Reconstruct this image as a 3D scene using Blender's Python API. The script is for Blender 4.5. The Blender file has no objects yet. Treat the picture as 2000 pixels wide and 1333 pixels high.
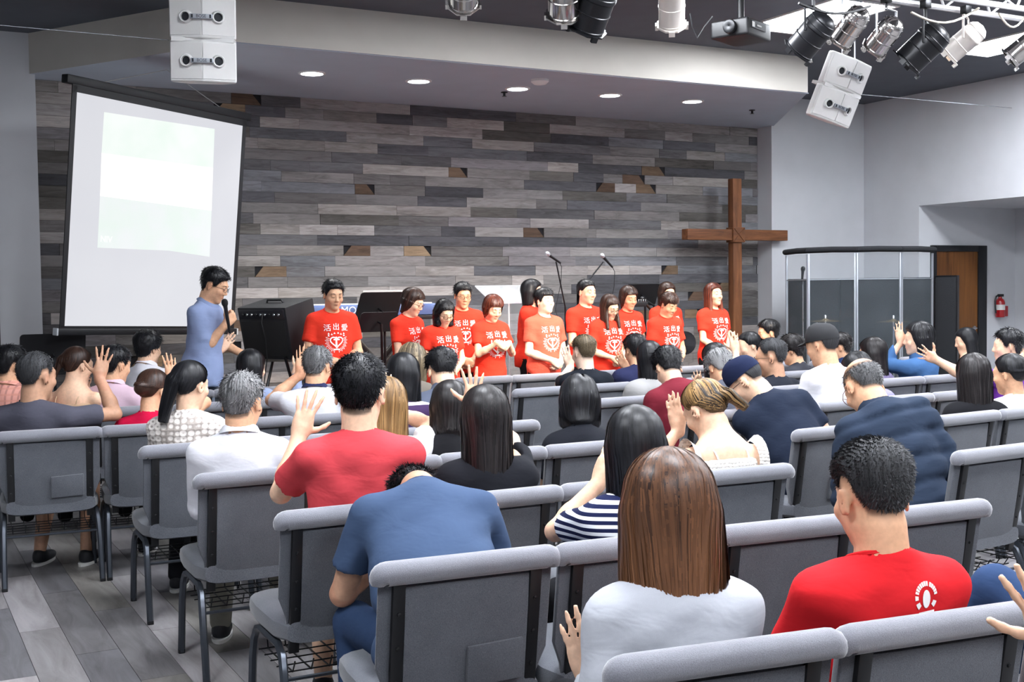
import bpy, bmesh, math, random
import numpy as np
from mathutils import Vector, Matrix, Euler
from mathutils.bvhtree import BVHTree
random.seed(7); RNG = np.random.default_rng(7)
SC = bpy.context.scene
COL = SC.collection
PI = math.pi
R_ = math.radians

# ---------------------------------------------------------------- camera
FPX = 2300.0
CAMZ = 1.6
def _cam_axes(yaw=28.2, pitch=-2.49, roll=0.745):
    y, p, r = R_(yaw), R_(pitch), R_(roll)
    f = Vector((math.sin(y) * math.cos(p), math.cos(y) * math.cos(p), math.sin(p)))
    r0 = Vector((math.cos(y), -math.sin(y), 0)); u0 = r0.cross(f)
    return f, r0 * math.cos(r) - u0 * math.sin(r), u0 * math.cos(r) + r0 * math.sin(r)
CF, CR, CU = _cam_axes()
CP = Vector((0, 0, CAMZ))
cam = bpy.data.cameras.new('camera'); camo = bpy.data.objects.new('camera', cam); COL.objects.link(camo)
cam.sensor_width = 36.0; cam.lens = 36.0 * FPX / 2000.0; cam.clip_start = 0.05; cam.clip_end = 200
m = Matrix((CR, CU, -CF)).transposed().to_4x4(); m.translation = CP
camo.matrix_world = m
SC.camera = camo
def ray(x, y): return CF + CR * ((x - 1000.0) / FPX) - CU * ((y - 666.5) / FPX)
def onz(x, y, z): d = ray(x, y); return CP + d * ((z - CP.z) / d.z)
def onY(x, y, Y): d = ray(x, y); return CP + d * (Y / d.y)
def onX(x, y, X): d = ray(x, y); return CP + d * (X / d.x)
def atd(x, y, dep): return CP + ray(x, y) * dep

# ---------------------------------------------------------------- world, light, exposure
w = bpy.data.worlds.new('world'); SC.world = w; w.use_nodes = True
w.node_tree.nodes['Background'].inputs[0].default_value = (0.5, 0.55, 0.6, 1)
w.node_tree.nodes['Background'].inputs[1].default_value = 0.05
SC.view_settings.view_transform = 'Standard'
SC.view_settings.look = 'None'
SC.view_settings.gamma = 1.0
SC.view_settings.exposure = 0.12
SC.view_settings.use_curve_mapping = False
SC.cycles.use_denoising = True
SC.cycles.max_bounces = 6
SC.cycles.diffuse_bounces = 4
SC.cycles.glossy_bounces = 3
SC.cycles.transmission_bounces = 6
SC.cycles.transparent_max_bounces = 8
SC.cycles.caustics_reflective = False
SC.cycles.caustics_refractive = False
SC.cycles.sample_clamp_indirect = 6.0
TROFFER_STRENGTH = 50.0
DOWNLIGHT_W = 16.0
STAGE_SPOT_W = 850.0
# ---------------------------------------------------------------- materials
MATS = {}
def _nt(name):
    m = bpy.data.materials.new(name); m.use_nodes = True
    nt = m.node_tree; b = nt.nodes['Principled BSDF']
    return m, nt, b
def lin(c):
    if isinstance(c, str):
        c = [int(c[i:i + 2], 16) / 255 for i in (0, 2, 4)]
    return tuple((v / 12.92 if v <= 0.04045 else ((v + 0.055) / 1.055) ** 2.4) for v in c[:3]) + (1,)
def nd(nt, t, **kw):
    n = nt.nodes.new(t)
    for k, v in kw.items():
        if k.startswith('i_'): n.inputs[k[2:].replace('_', ' ')].default_value = v
        else: setattr(n, k, v)
    return n
def coords(nt, scale=(1, 1, 1), out='Object', loc=None):
    tc = nd(nt, 'ShaderNodeTexCoord'); mp = nd(nt, 'ShaderNodeMapping')
    mp.inputs['Scale'].default_value = scale
    nt.links.new(tc.outputs[out], mp.inputs['Vector'])
    if loc is not None: nt.links.new(loc, mp.inputs['Location'])
    return mp.outputs['Vector']
def ramp(nt, fac, stops):
    r = nd(nt, 'ShaderNodeValToRGB'); e = r.color_ramp.elements
    while len(e) < len(stops): e.new(0.5)
    for i, (p, c) in enumerate(stops): e[i].position = p; e[i].color = c if len(c) == 4 else tuple(c) + (1,)
    nt.links.new(fac, r.inputs['Fac']); return r.outputs['Color']
def bump(nt, b, h, strength=0.2, dist=0.01):
    n = nd(nt, 'ShaderNodeBump'); n.inputs['Strength'].default_value = strength; n.inputs['Distance'].default_value = dist
    nt.links.new(h, n.inputs['Height']); nt.links.new(n.outputs['Normal'], b.inputs['Normal'])
def simple(name, c, rough=0.5, metal=0.0, var=0.0, vscale=8.0, bmp=0.0, bscale=60.0, spec=0.5, coat=0.0, bdist=0.004):
    """procedural paint / plastic / metal: colour with a little noise and fine relief"""
    if name in MATS: return MATS[name]
    m, nt, b = _nt(name); c = lin(c)
    b.inputs['Base Color'].default_value = c; b.inputs['Roughness'].default_value = rough
    b.inputs['Metallic'].default_value = metal; b.inputs['Specular IOR Level'].default_value = spec
    b.inputs['Coat Weight'].default_value = coat
    v = coords(nt)
    n = nd(nt, 'ShaderNodeTexNoise'); n.inputs['Scale'].default_value = vscale; n.inputs['Detail'].default_value = 3
    nt.links.new(v, n.inputs['Vector'])
    k = max(var, 0.02)
    col = ramp(nt, n.outputs['Fac'], [(0.3, tuple(x * (1 - k) for x in c[:3])), (0.7, tuple(min(1, x * (1 + k)) for x in c[:3]))])
    nt.links.new(col, b.inputs['Base Color'])
    if bmp > 0:
        n2 = nd(nt, 'ShaderNodeTexNoise'); n2.inputs['Scale'].default_value = bscale; n2.inputs['Detail'].default_value = 2
        nt.links.new(v, n2.inputs['Vector']); bump(nt, b, n2.outputs['Fac'], bmp, bdist)
    MATS[name] = m; return m
def emissive(name, c, s):
    if name in MATS: return MATS[name]
    m, nt, b = _nt(name); c = lin(c)
    b.inputs['Base Color'].default_value = c
    b.inputs['Emission Color'].default_value = c; b.inputs['Emission Strength'].default_value = s
    MATS[name] = m; return m
def fabric(name, c, weave=900.0, var=0.12, rough=0.9, c2=None, bmp=0.25, sheen=0.0, fold=0.0):
    """woven cloth: fine two-tone weave with relief"""
    if name in MATS: return MATS[name]
    m, nt, b = _nt(name); c = lin(c); c2 = lin(c2) if c2 else tuple(x * 0.62 for x in c[:3]) + (1,)
    v = coords(nt)
    n = nd(nt, 'ShaderNodeTexNoise'); n.inputs['Scale'].default_value = weave; n.inputs['Detail'].default_value = 1
    n1 = nd(nt, 'ShaderNodeTexNoise'); n1.inputs['Scale'].default_value = 9; n1.inputs['Detail'].default_value = 4
    nt.links.new(v, n.inputs['Vector']); nt.links.new(v, n1.inputs['Vector'])
    a = nd(nt, 'ShaderNodeMath', operation='MULTIPLY_ADD'); a.inputs[1].default_value = var * 3; a.inputs[2].default_value = 0.5 - var * 1.5
    nt.links.new(n.outputs['Fac'], a.inputs[0])
    a2 = nd(nt, 'ShaderNodeMath', operation='MULTIPLY_ADD'); a2.inputs[1].default_value = 0.25
    nt.links.new(n1.outputs['Fac'], a2.inputs[0]); nt.links.new(a.outputs[0], a2.inputs[2])
    col = ramp(nt, a2.outputs[0], [(0.25, c2), (0.75, c)])
    nt.links.new(col, b.inputs['Base Color'])
    b.inputs['Roughness'].default_value = rough; b.inputs['Specular IOR Level'].default_value = 0.15
    b.inputs['Sheen Weight'].default_value = sheen
    if fold > 0:
        n3 = nd(nt, 'ShaderNodeTexNoise'); n3.inputs['Scale'].default_value = 7; n3.inputs['Detail'].default_value = 3; n3.inputs['Distortion'].default_value = 0.4
        nt.links.new(coords(nt, (1, 1, 2.2)), n3.inputs['Vector']); bump(nt, b, n3.outputs['Fac'], fold, 0.03)
    else:
        bump(nt, b, n.outputs['Fac'], bmp, 0.002)
    MATS[name] = m; return m
def wood(name, c1, c2, scale=(1, 1, 1), rough=0.55, objcol=False, grain=14.0):
    """sawn wood: stretched grain, knots; with objcol each piece takes its own tone from the object's colour"""
    if name in MATS: return MATS[name]
    m, nt, b = _nt(name)
    oi = nd(nt, 'ShaderNodeObjectInfo')
    cmb = nd(nt, 'ShaderNodeCombineXYZ')
    mu = nd(nt, 'ShaderNodeMath', operation='MULTIPLY'); mu.inputs[1].default_value = 37.0
    nt.links.new(oi.outputs['Random'], mu.inputs[0])
    for i in range(3): nt.links.new(mu.outputs[0], cmb.inputs[i])
    v = coords(nt, scale, loc=cmb.outputs[0])
    n = nd(nt, 'ShaderNodeTexNoise'); n.inputs['Scale'].default_value = grain; n.inputs['Detail'].default_value = 6; n.inputs['Roughness'].default_value = 0.65; n.inputs['Distortion'].default_value = 0.9
    nt.links.new(v, n.inputs['Vector'])
    n2 = nd(nt, 'ShaderNodeTexNoise'); n2.inputs['Scale'].default_value = grain * 0.16; n2.inputs['Detail'].default_value = 3
    nt.links.new(v, n2.inputs['Vector'])
    mx = nd(nt, 'ShaderNodeMath', operation='MULTIPLY_ADD'); mx.inputs[1].default_value = 0.55
    nt.links.new(n.outputs['Fac'], mx.inputs[0])
    m3 = nd(nt, 'ShaderNodeMath', operation='MULTIPLY'); m3.inputs[1].default_value = 0.45
    nt.links.new(n2.outputs['Fac'], m3.inputs[0]); nt.links.new(m3.outputs[0], mx.inputs[2])
    if objcol:
        g = ramp(nt, mx.outputs[0], [(0.30, (0.34, 0.33, 0.33, 1)), (0.44, (0.72, 0.71, 0.70, 1)), (0.56, (1.0, 1.0, 1.0, 1)), (0.72, (1.25, 1.22, 1.2, 1))])
        mixn = nd(nt, 'ShaderNodeMixRGB', blend_type='MULTIPLY'); mixn.inputs[0].default_value = 1
        nt.links.new(oi.outputs['Color'], mixn.inputs[1]); nt.links.new(g, mixn.inputs[2])
        nt.links.new(mixn.outputs[0], b.inputs['Base Color'])
    else:
        nt.links.new(ramp(nt, mx.outputs[0], [(0.35, lin(c1)), (0.62, lin(c2))]), b.inputs['Base Color'])
    b.inputs['Roughness'].default_value = rough; b.inputs['Specular IOR Level'].default_value = 0.3
    bump(nt, b, n.outputs['Fac'], 0.25, 0.004)
    MATS[name] = m; return m
def glass(name, c=(0.9, 0.95, 0.95), alpha=0.16, rough=0.03):
    if name in MATS: return MATS[name]
    m, nt, b = _nt(name)
    b.inputs['Base Color'].default_value = tuple(c) + (1,); b.inputs['Roughness'].default_value = rough
    n = nd(nt, 'ShaderNodeTexNoise'); n.inputs['Scale'].default_value = 3
    nt.links.new(coords(nt), n.inputs['Vector'])
    r = ramp(nt, n.outputs['Fac'], [(0.3, (alpha * 0.8,) * 3), (0.7, (alpha * 1.2,) * 3)])
    nt.links.new(r, b.inputs['Alpha'])
    b.inputs['Specular IOR Level'].default_value = 0.6
    MATS[name] = m; return m

# ---------------------------------------------------------------- mesh helpers
class MB:
    def __init__(s): s.v = []; s.f = []
    def add(s, vs, fs):
        o = len(s.v); s.v += [tuple(p) for p in vs]; s.f += [tuple(i + o for i in f) for f in fs]; return s
    def box(s, lo, hi, M=None):
        x0, y0, z0 = lo; x1, y1, z1 = hi
        vs = [Vector(p) for p in ((x0, y0, z0), (x1, y0, z0), (x1, y1, z0), (x0, y1, z0), (x0, y0, z1), (x1, y0, z1), (x1, y1, z1), (x0, y1, z1))]
        if M is not None: vs = [M @ p for p in vs]
        return s.add(vs, [(0, 3, 2, 1), (4, 5, 6, 7), (0, 1, 5, 4), (1, 2, 6, 5), (2, 3, 7, 6), (3, 0, 4, 7)])
    def tube(s, pts, r, n=8, cap=True, flat=1.0, up=None, closed=False):
        pts = [Vector(p) for p in pts]; N = len(pts)
        rr = r if isinstance(r, (list, tuple)) else [r] * N
        vs = []; fs = []; prev = None
        for i in range(N):
            if closed: t = pts[(i + 1) % N] - pts[i - 1]
            else: t = pts[min(i + 1, N - 1)] - pts[max(i - 1, 0)]
            t.normalize()
            if prev is None:
                a = Vector(up) if up is not None else (Vector((0, 0, 1)) if abs(t.z) < 0.9 else Vector((1, 0, 0)))
            else: a = prev
            b = t.cross(a)
            if b.length < 1e-6: b = t.orthogonal()
            b.normalize(); a = b.cross(t).normalized(); prev = a
            for k in range(n):
                q = 2 * PI * (k + 0.5) / n
                vs.append(pts[i] + b * (math.cos(q) * rr[i]) + a * (math.sin(q) * rr[i] * flat))
        M = N if closed else N - 1
        for i in range(M):
            j = (i + 1) % N
            for k in range(n):
                k2 = (k + 1) % n
                fs.append((i * n + k, i * n + k2, j * n + k2, j * n + k))
        if cap and not closed:
            fs.append(tuple(range(n - 1, -1, -1))); fs.append(tuple((N - 1) * n + k for k in range(n)))
        return s.add(vs, fs)
    def lathe(s, prof, n=24, M=None, cap=True):
        """profile of (r, z) turned about z"""
        vs = []; fs = []
        for (r, z) in prof:
            for k in range(n):
                q = 2 * PI * k / n; p = Vector((r * math.cos(q), r * math.sin(q), z))
                vs.append(M @ p if M is not None else p)
        for i in range(len(prof) - 1):
            for k in range(n):
                k2 = (k + 1) % n; fs.append((i * n + k, i * n + k2, (i + 1) * n + k2, (i + 1) * n + k))
        if cap:
            fs.append(tuple(range(n - 1, -1, -1))); fs.append(tuple((len(prof) - 1) * n + k for k in range(n)))
        return s.add(vs, fs)
    def prism(s, poly, lo, hi, M=None, axis='z'):
        """polygon (2D, counter-clockwise) extruded from lo to hi along an axis"""
        n = len(poly); vs = []
        for h in (lo, hi):
            for (a, b) in poly:
                p = {'z': Vector((a, b, h)), 'y': Vector((a, h, b)), 'x': Vector((h, a, b))}[axis]
                vs.append(M @ p if M is not None else p)
        fs = [tuple(range(n - 1, -1, -1)), tuple(range(n, 2 * n))] + [(k, (k + 1) % n, n + (k + 1) % n, n + k) for k in range(n)]
        return s.add(vs, fs)
    def quad(s, a, b, c, d): return s.add([a, b, c, d], [(0, 1, 2, 3)])
    def build(s, name, mat, parent=None, smooth=False, bevel=0.0, bseg=2, fix=True):
        me = bpy.data.meshes.new(name); me.from_pydata(s.v, [], s.f)
        if fix or bevel > 0:
            bm = bmesh.new(); bm.from_mesh(me)
            if bevel > 0:
                bmesh.ops.recalc_face_normals(bm, faces=bm.faces)
                ed = [e for e in bm.edges if len(e.link_faces) == 2 and e.calc_face_angle(0) > 0.5]
                bmesh.ops.bevel(bm, geom=ed, offset=bevel, segments=bseg, profile=0.6, affect='EDGES')
            bmesh.ops.recalc_face_normals(bm, faces=bm.faces)
            bm.to_mesh(me); bm.free()
        if smooth or bevel > 0:
            for p in me.polygons: p.use_smooth = True
            if not smooth: pass
        if smooth or bevel > 0:
            try: me.set_sharp_from_angle(angle=R_(40))
            except Exception: pass
        o = bpy.data.objects.new(name, me); COL.objects.link(o)
        if mat is not None: me.materials.append(mat)
        if parent is not None: o.parent = parent
        return o
def tag(o, label=None, cat=None, group=None, kind=None):
    if label: o['label'] = label
    if cat: o['category'] = cat
    if group: o['group'] = group
    if kind: o['kind'] = kind
    return o
def empty(name, loc=(0, 0, 0), rz=0.0, parent=None):
    o = bpy.data.objects.new(name, None); COL.objects.link(o); o.empty_display_size = 0.1
    o.location = loc; o.rotation_euler = (0, 0, rz)
    if parent is not None: o.parent = parent
    return o
def copy_tree(o, parent=None):
    c = o.copy(); COL.objects.link(c)
    if parent is not None: c.parent = parent
    for ch in list(o.children): copy_tree(ch, c)
    return c
def text_mesh(txt, size, extrude=0.0):
    cu = bpy.data.curves.new('text', 'FONT'); cu.body = txt; cu.size = size; cu.extrude = extrude
    cu.align_x = 'CENTER'; cu.align_y = 'CENTER'; cu.resolution_u = 3
    o = bpy.data.objects.new('text', cu); COL.objects.link(o)
    me = bpy.data.meshes.new_from_object(o.evaluated_get(bpy.context.evaluated_depsgraph_get()))
    vs = [v.co.copy() for v in me.vertices]; fs = [tuple(p.vertices) for p in me.polygons]
    bpy.data.objects.remove(o); bpy.data.curves.remove(cu); bpy.data.meshes.remove(me)
    return vs, fs
def text_obj(name, txt, size, mat, M, parent=None, thick=0.001):
    vs, fs = text_mesh(txt, size, thick)
    mb = MB(); mb.add([M @ v for v in vs], fs)
    o = mb.build(name, mat, None, fix=False)
    if parent is not None: o.parent = parent
    return o
def struct(o): o['kind'] = 'structure'; return o
# ---------------------------------------------------------------- the room
W = 12.0; YB = 11.72; XL = 1.33; XR0 = 10.07; XR = 11.66; ZC = 4.015; ZS = 3.644; YF = 9.57
M_wall = simple('wall_paint', 'cdcfd3', 0.85, var=0.03, vscale=3, bmp=0.06, bscale=220)
M_fascia = simple('fascia_paint', 'd3cec5', 0.85, var=0.03, vscale=3, bmp=0.06, bscale=220)
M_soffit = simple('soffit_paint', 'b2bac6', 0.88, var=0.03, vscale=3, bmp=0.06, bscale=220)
M_ceil = simple('ceiling_paint', '565a62', 0.92, var=0.05, vscale=4, bmp=0.1, bscale=160)
M_dark = simple('black_trim', '0e0f11', 0.5)
def wallbox(name, lo, hi, mat): return struct(MB().box(lo, hi).build(name, mat))
# floor of grey wood-look planks
M_fbase = simple('floor_joint', '2c2b2d', 0.8)
floor = struct(MB().box((-5.2, -5.2, -0.12), (13.2, 12.2, -0.004)).build('floor', M_fbase))
M_fplank = wood('floor_plank_wood', None, None, (1.0, 0.16, 1.0), 0.42, objcol=True, grain=11.0)
def plank_mesh(name, L, wd, th, cham=0.0015):
    mb = MB(); mb.box((-wd / 2, -L / 2, -th), (wd / 2, L / 2, 0))
    o = mb.build(name, None, bevel=0.0); me = o.data; bpy.data.objects.remove(o); return me
FL_PW, FL_PL = 0.185, 1.22
me_fp = plank_mesh('floor_plank', FL_PL - 0.0025, FL_PW - 0.0025, 0.02); me_fp.materials.append(M_fplank)
fcols = ['8d8a8c', '7b797c', '9a9698', '6e6d71', '85827f', '938f90', '777579']
rest = MB(); nfl = 0
def fl_vis(x, y):
    v = Vector((x, y, 0)) - CP; d = v.dot(CF)
    if d < 0.8: return False
    px = 1000 + FPX * v.dot(CR) / d; py = 666.5 - FPX * v.dot(CU) / d
    return -60 < px < 900 and py < 1420 and y < 8.4 and x < 2.2
for i in range(int(18.4 / FL_PW) + 1):
    x = -5.2 + FL_PW * (i + 0.5)
    off = (i * 0.4137) % 1.0 * FL_PL
    y = -5.2 - off
    while y < 12.2:
        yc = y + FL_PL / 2
        if fl_vis(x, yc):
            o = bpy.data.objects.new('floor_plank', me_fp); COL.objects.link(o); o.parent = floor; o.location = (x, yc, 0)
            c = lin(random.choice(fcols)); k = random.uniform(0.82, 1.18); o.color = (c[0] * k, c[1] * k, c[2] * k, 1); nfl += 1
        else:
            rest.box((x - FL_PW / 2 + .0012, max(y, -5.2), -0.02), (x + FL_PW / 2 - .0012, min(y + FL_PL - .0025, 12.2), 0))
        y += FL_PL
o = rest.build('floor_plank_field', M_fplank, floor, fix=False); o['kind'] = 'stuff'; o.color = (0.24, 0.235, 0.24, 1)
# ceiling
struct(MB().box((-5.2, -5.2, ZC), (13.2, 12.2, ZC + 0.12)).build('ceiling', M_ceil))
# outer walls (left and back ones lie outside the picture)
wallbox('wall_left', (-5.3, -5.2, 0), (-5.2, 12.2, ZC), M_wall)
wallbox('wall_back', (-5.3, -5.3, 0), (13.3, -5.2, ZC), M_wall)
# stage wall: two flanking walls, recess with wood planks
wallbox('wall_stage_left', (-5.2, YB, 0), (XL, W + 0.3, ZC), M_wall)
wallbox('wall_stage_right', (XR0, YB, 0), (XR + 0.2, W + 0.3, ZC), M_wall)
# right wall: solid up to the alcove opening, lintel over the opening
YA = 10.77; ZO = 2.60; XA = 13.46
wallbox('wall_right', (XR, YA, 0), (XR + 0.2, YB, ZC), M_wall)
wallbox('wall_right_lintel', (XR, -5.2, ZO), (XR + 1.9, YA, ZC), M_wall)
wallbox('wall_alcove', (XR + 0.2, YA, 0), (XA + 0.3, YA + 0.15, ZO + 0.05), M_wall)
wallbox('wall_alcove_right', (XA, -5.2, 0), (XA + 0.12, YA, ZO + 0.05), M_wall)
# stage soffit: a trapezoid box under the ceiling
P = [(2.62, YF), (8.72, YF), (10.12, YB + 0.02), (10.12, W + 0.1), (1.27, W + 0.1), (1.27, YB + 0.02)]
sb = MB(); n = len(P)
sb.add([(x, y, ZS) for x, y in P], [tuple(range(n - 1, -1, -1))])
soff = struct(sb.build('ceiling_soffit', M_soffit))
fb = MB()
for i in (0, 1, 5):
    a, b = P[i], P[(i + 1) % n]
    fb.quad((a[0], a[1], ZS), (b[0], b[1], ZS), (b[0], b[1], ZC), (a[0], a[1], ZC))
struct(fb.build('wall_fascia', M_fascia))
struct(MB().box((2.60, YF + 0.02, ZS - 0.006), (8.75, YF + 0.05, ZS + 0.004)).build('trim_1', M_soffit))
# wood feature wall: backing plus planks
M_plank = wood('barn_plank_wood', None, None, (0.13, 1.0, 1.0), 0.8, objcol=True, grain=34.0)
M_bback = simple('plank_backing', '17161a', 0.9)
wood_wall = struct(MB().box((XL, W + 0.012, 0), (XR0, W + 0.3, ZS + 0.3)).build('wall_wood', M_bback))
PH = 0.1104; pcols = ['7b7876', '8e8a88', '6a696b', '9b9694', '5a5a5e', '83807f', 'a29c98', '716e6d', '4f4f53', '95908c', '77787c', '888486', '66635f']
pbrown = ['6b5848', '75624f', '5c4a3d', '8a765f']
def plank_obj(x0, x1, z0, proud, col, sl=0.0, sr=0.0):
    mb = MB(); h = PH - 0.0025; L = x1 - x0 - 0.0022
    poly = [(-L / 2, -h / 2), (L / 2, -h / 2), (L / 2 - sr, h / 2), (-L / 2 + sl, h / 2)]
    mb.prism(poly, -proud, 0.014, axis='y')
    o = mb.build('wall_plank', M_plank, wood_wall, fix=False)
    o.location = ((x0 + x1) / 2, W, z0 + PH / 2)
    c = lin(col); k = random.uniform(0.78, 1.25); o.color = (c[0] * k, c[1] * k, c[2] * k, 1); return o
low = MB(); npl = 0
nrow = int(ZS / PH) + 1
for r in range(nrow):
    z0 = r * PH
    x = XL - random.uniform(0, 0.5)
    while x < XR0:
        L = random.choice([0.42, 0.6, 0.72, 0.9, 1.05, 1.25, 0.8])
        xa, xb = max(x, XL), min(x + L, XR0); x += L
        if xb - xa < 0.06: continue
        if z0 + PH < 0.98 and not (xa < 3.4 and z0 > 0.62):
            low.box((xa + .001, W - random.uniform(0.002, 0.008), z0), (xb - .001, W + 0.014, z0 + PH - .0025)); continue
        u = random.random()
        if u < 0.11 and xb - xa > 0.5:      # a short brown offcut with a slanted end let into the course
            q = random.uniform(0.22, 0.36); s = random.choice([0, 0.09])
            plank_obj(xa, xb - q, z0, random.uniform(0.002, 0.009), random.choice(pcols))
            plank_obj(xb - q, xb, z0, random.uniform(0.003, 0.009), random.choice(pbrown), s, 0.09 - s)
            npl += 2
        else:
            plank_obj(xa, xb, z0, random.uniform(0.002, 0.010), random.choice(pcols)); npl += 1
o = low.build('lower_wall_plank', M_plank, wood_wall, fix=False); o['kind'] = 'stuff'; o.color = (0.19, 0.18, 0.18, 1)
print('planks', npl, 'floor', nfl)
# raised platform at the back of the stage
M_stage = wood('stage_floor_wood', '3a342f', '5a524b', (0.1, 1, 1), 0.5, grain=20.0)
struct(MB().box((XL, 10.55, 0), (XR0, W - 0.02, 0.38)).build('floor_stage', M_stage))
# doors
M_doorL = simple('grey_door_paint', '3a4046', 0.6, var=0.05)
M_frame = simple('black_frame', '15171b', 0.45)
dl = struct(empty('door_1', (0, YB, 0)))
MB().box((-0.85, -0.02, 0.02), (0.905, 0.02, 2.045)).build('panel', M_doorL, dl)
fr = MB(); fr.box((0.905, -0.03, 0), (0.965, 0.03, 2.11)); fr.box((-0.85, -0.03, 2.05), (0.905, 0.03, 2.11)); fr.build('door_frame', M_frame, dl, bevel=0.006)
M_oak = wood('door_oak', '4a2d18', '7d5028', (1.0, 1.0, 0.06), 0.45, grain=22.0)
dr = struct(empty('door_2', (0, YA, 0)))
fr = MB(); fr.box((11.86, -0.05, 0), (11.93, 0.03, 2.10)); fr.box((12.70, -0.05, 0), (12.86, 0.03, 2.10)); fr.box((11.93, -0.05, 2.02), (12.70, 0.03, 2.10)); fr.build('door_frame', M_frame, dr, bevel=0.006)
MB().box((11.93, -0.03, 0.01), (12.70, 0.01, 2.02)).build('panel', M_oak, dr)
M_steel = simple('brushed_steel', 'b9bcc2', 0.3, 1.0)
hb = MB(); hb.lathe([(0.028, 0), (0.028, 0.012)], 16, Matrix.Translation((12.64, -0.03, 1.02)) @ Matrix.Rotation(PI / 2, 4, 'X')); hb.tube([(12.64, -0.06, 1.02), (12.64, -0.075, 1.02), (12.53, -0.075, 1.02)], 0.009); hb.build('handle', M_steel, dr, smooth=True)
# exit sign under the lintel
es = MB().box((0, -0.02, 0), (0.30, 0.02, 0.11)).build('exit_sign', simple('exit_sign_body', 'aebfb4', 0.5), None, bevel=0.006)
es.location = (12.55, YA - 1.35, 2.47); tag(es, 'small pale green-lettered exit sign hanging in the right alcove', 'sign')
M_txtg = simple('exit_green', '4f8f6a', 0.5)
text_obj('lettering', 'EXIT', 0.09, M_txtg, Matrix.Translation((0.15, -0.022, 0.055)) @ Matrix.Rotation(PI / 2, 4, 'X'), es)
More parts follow.
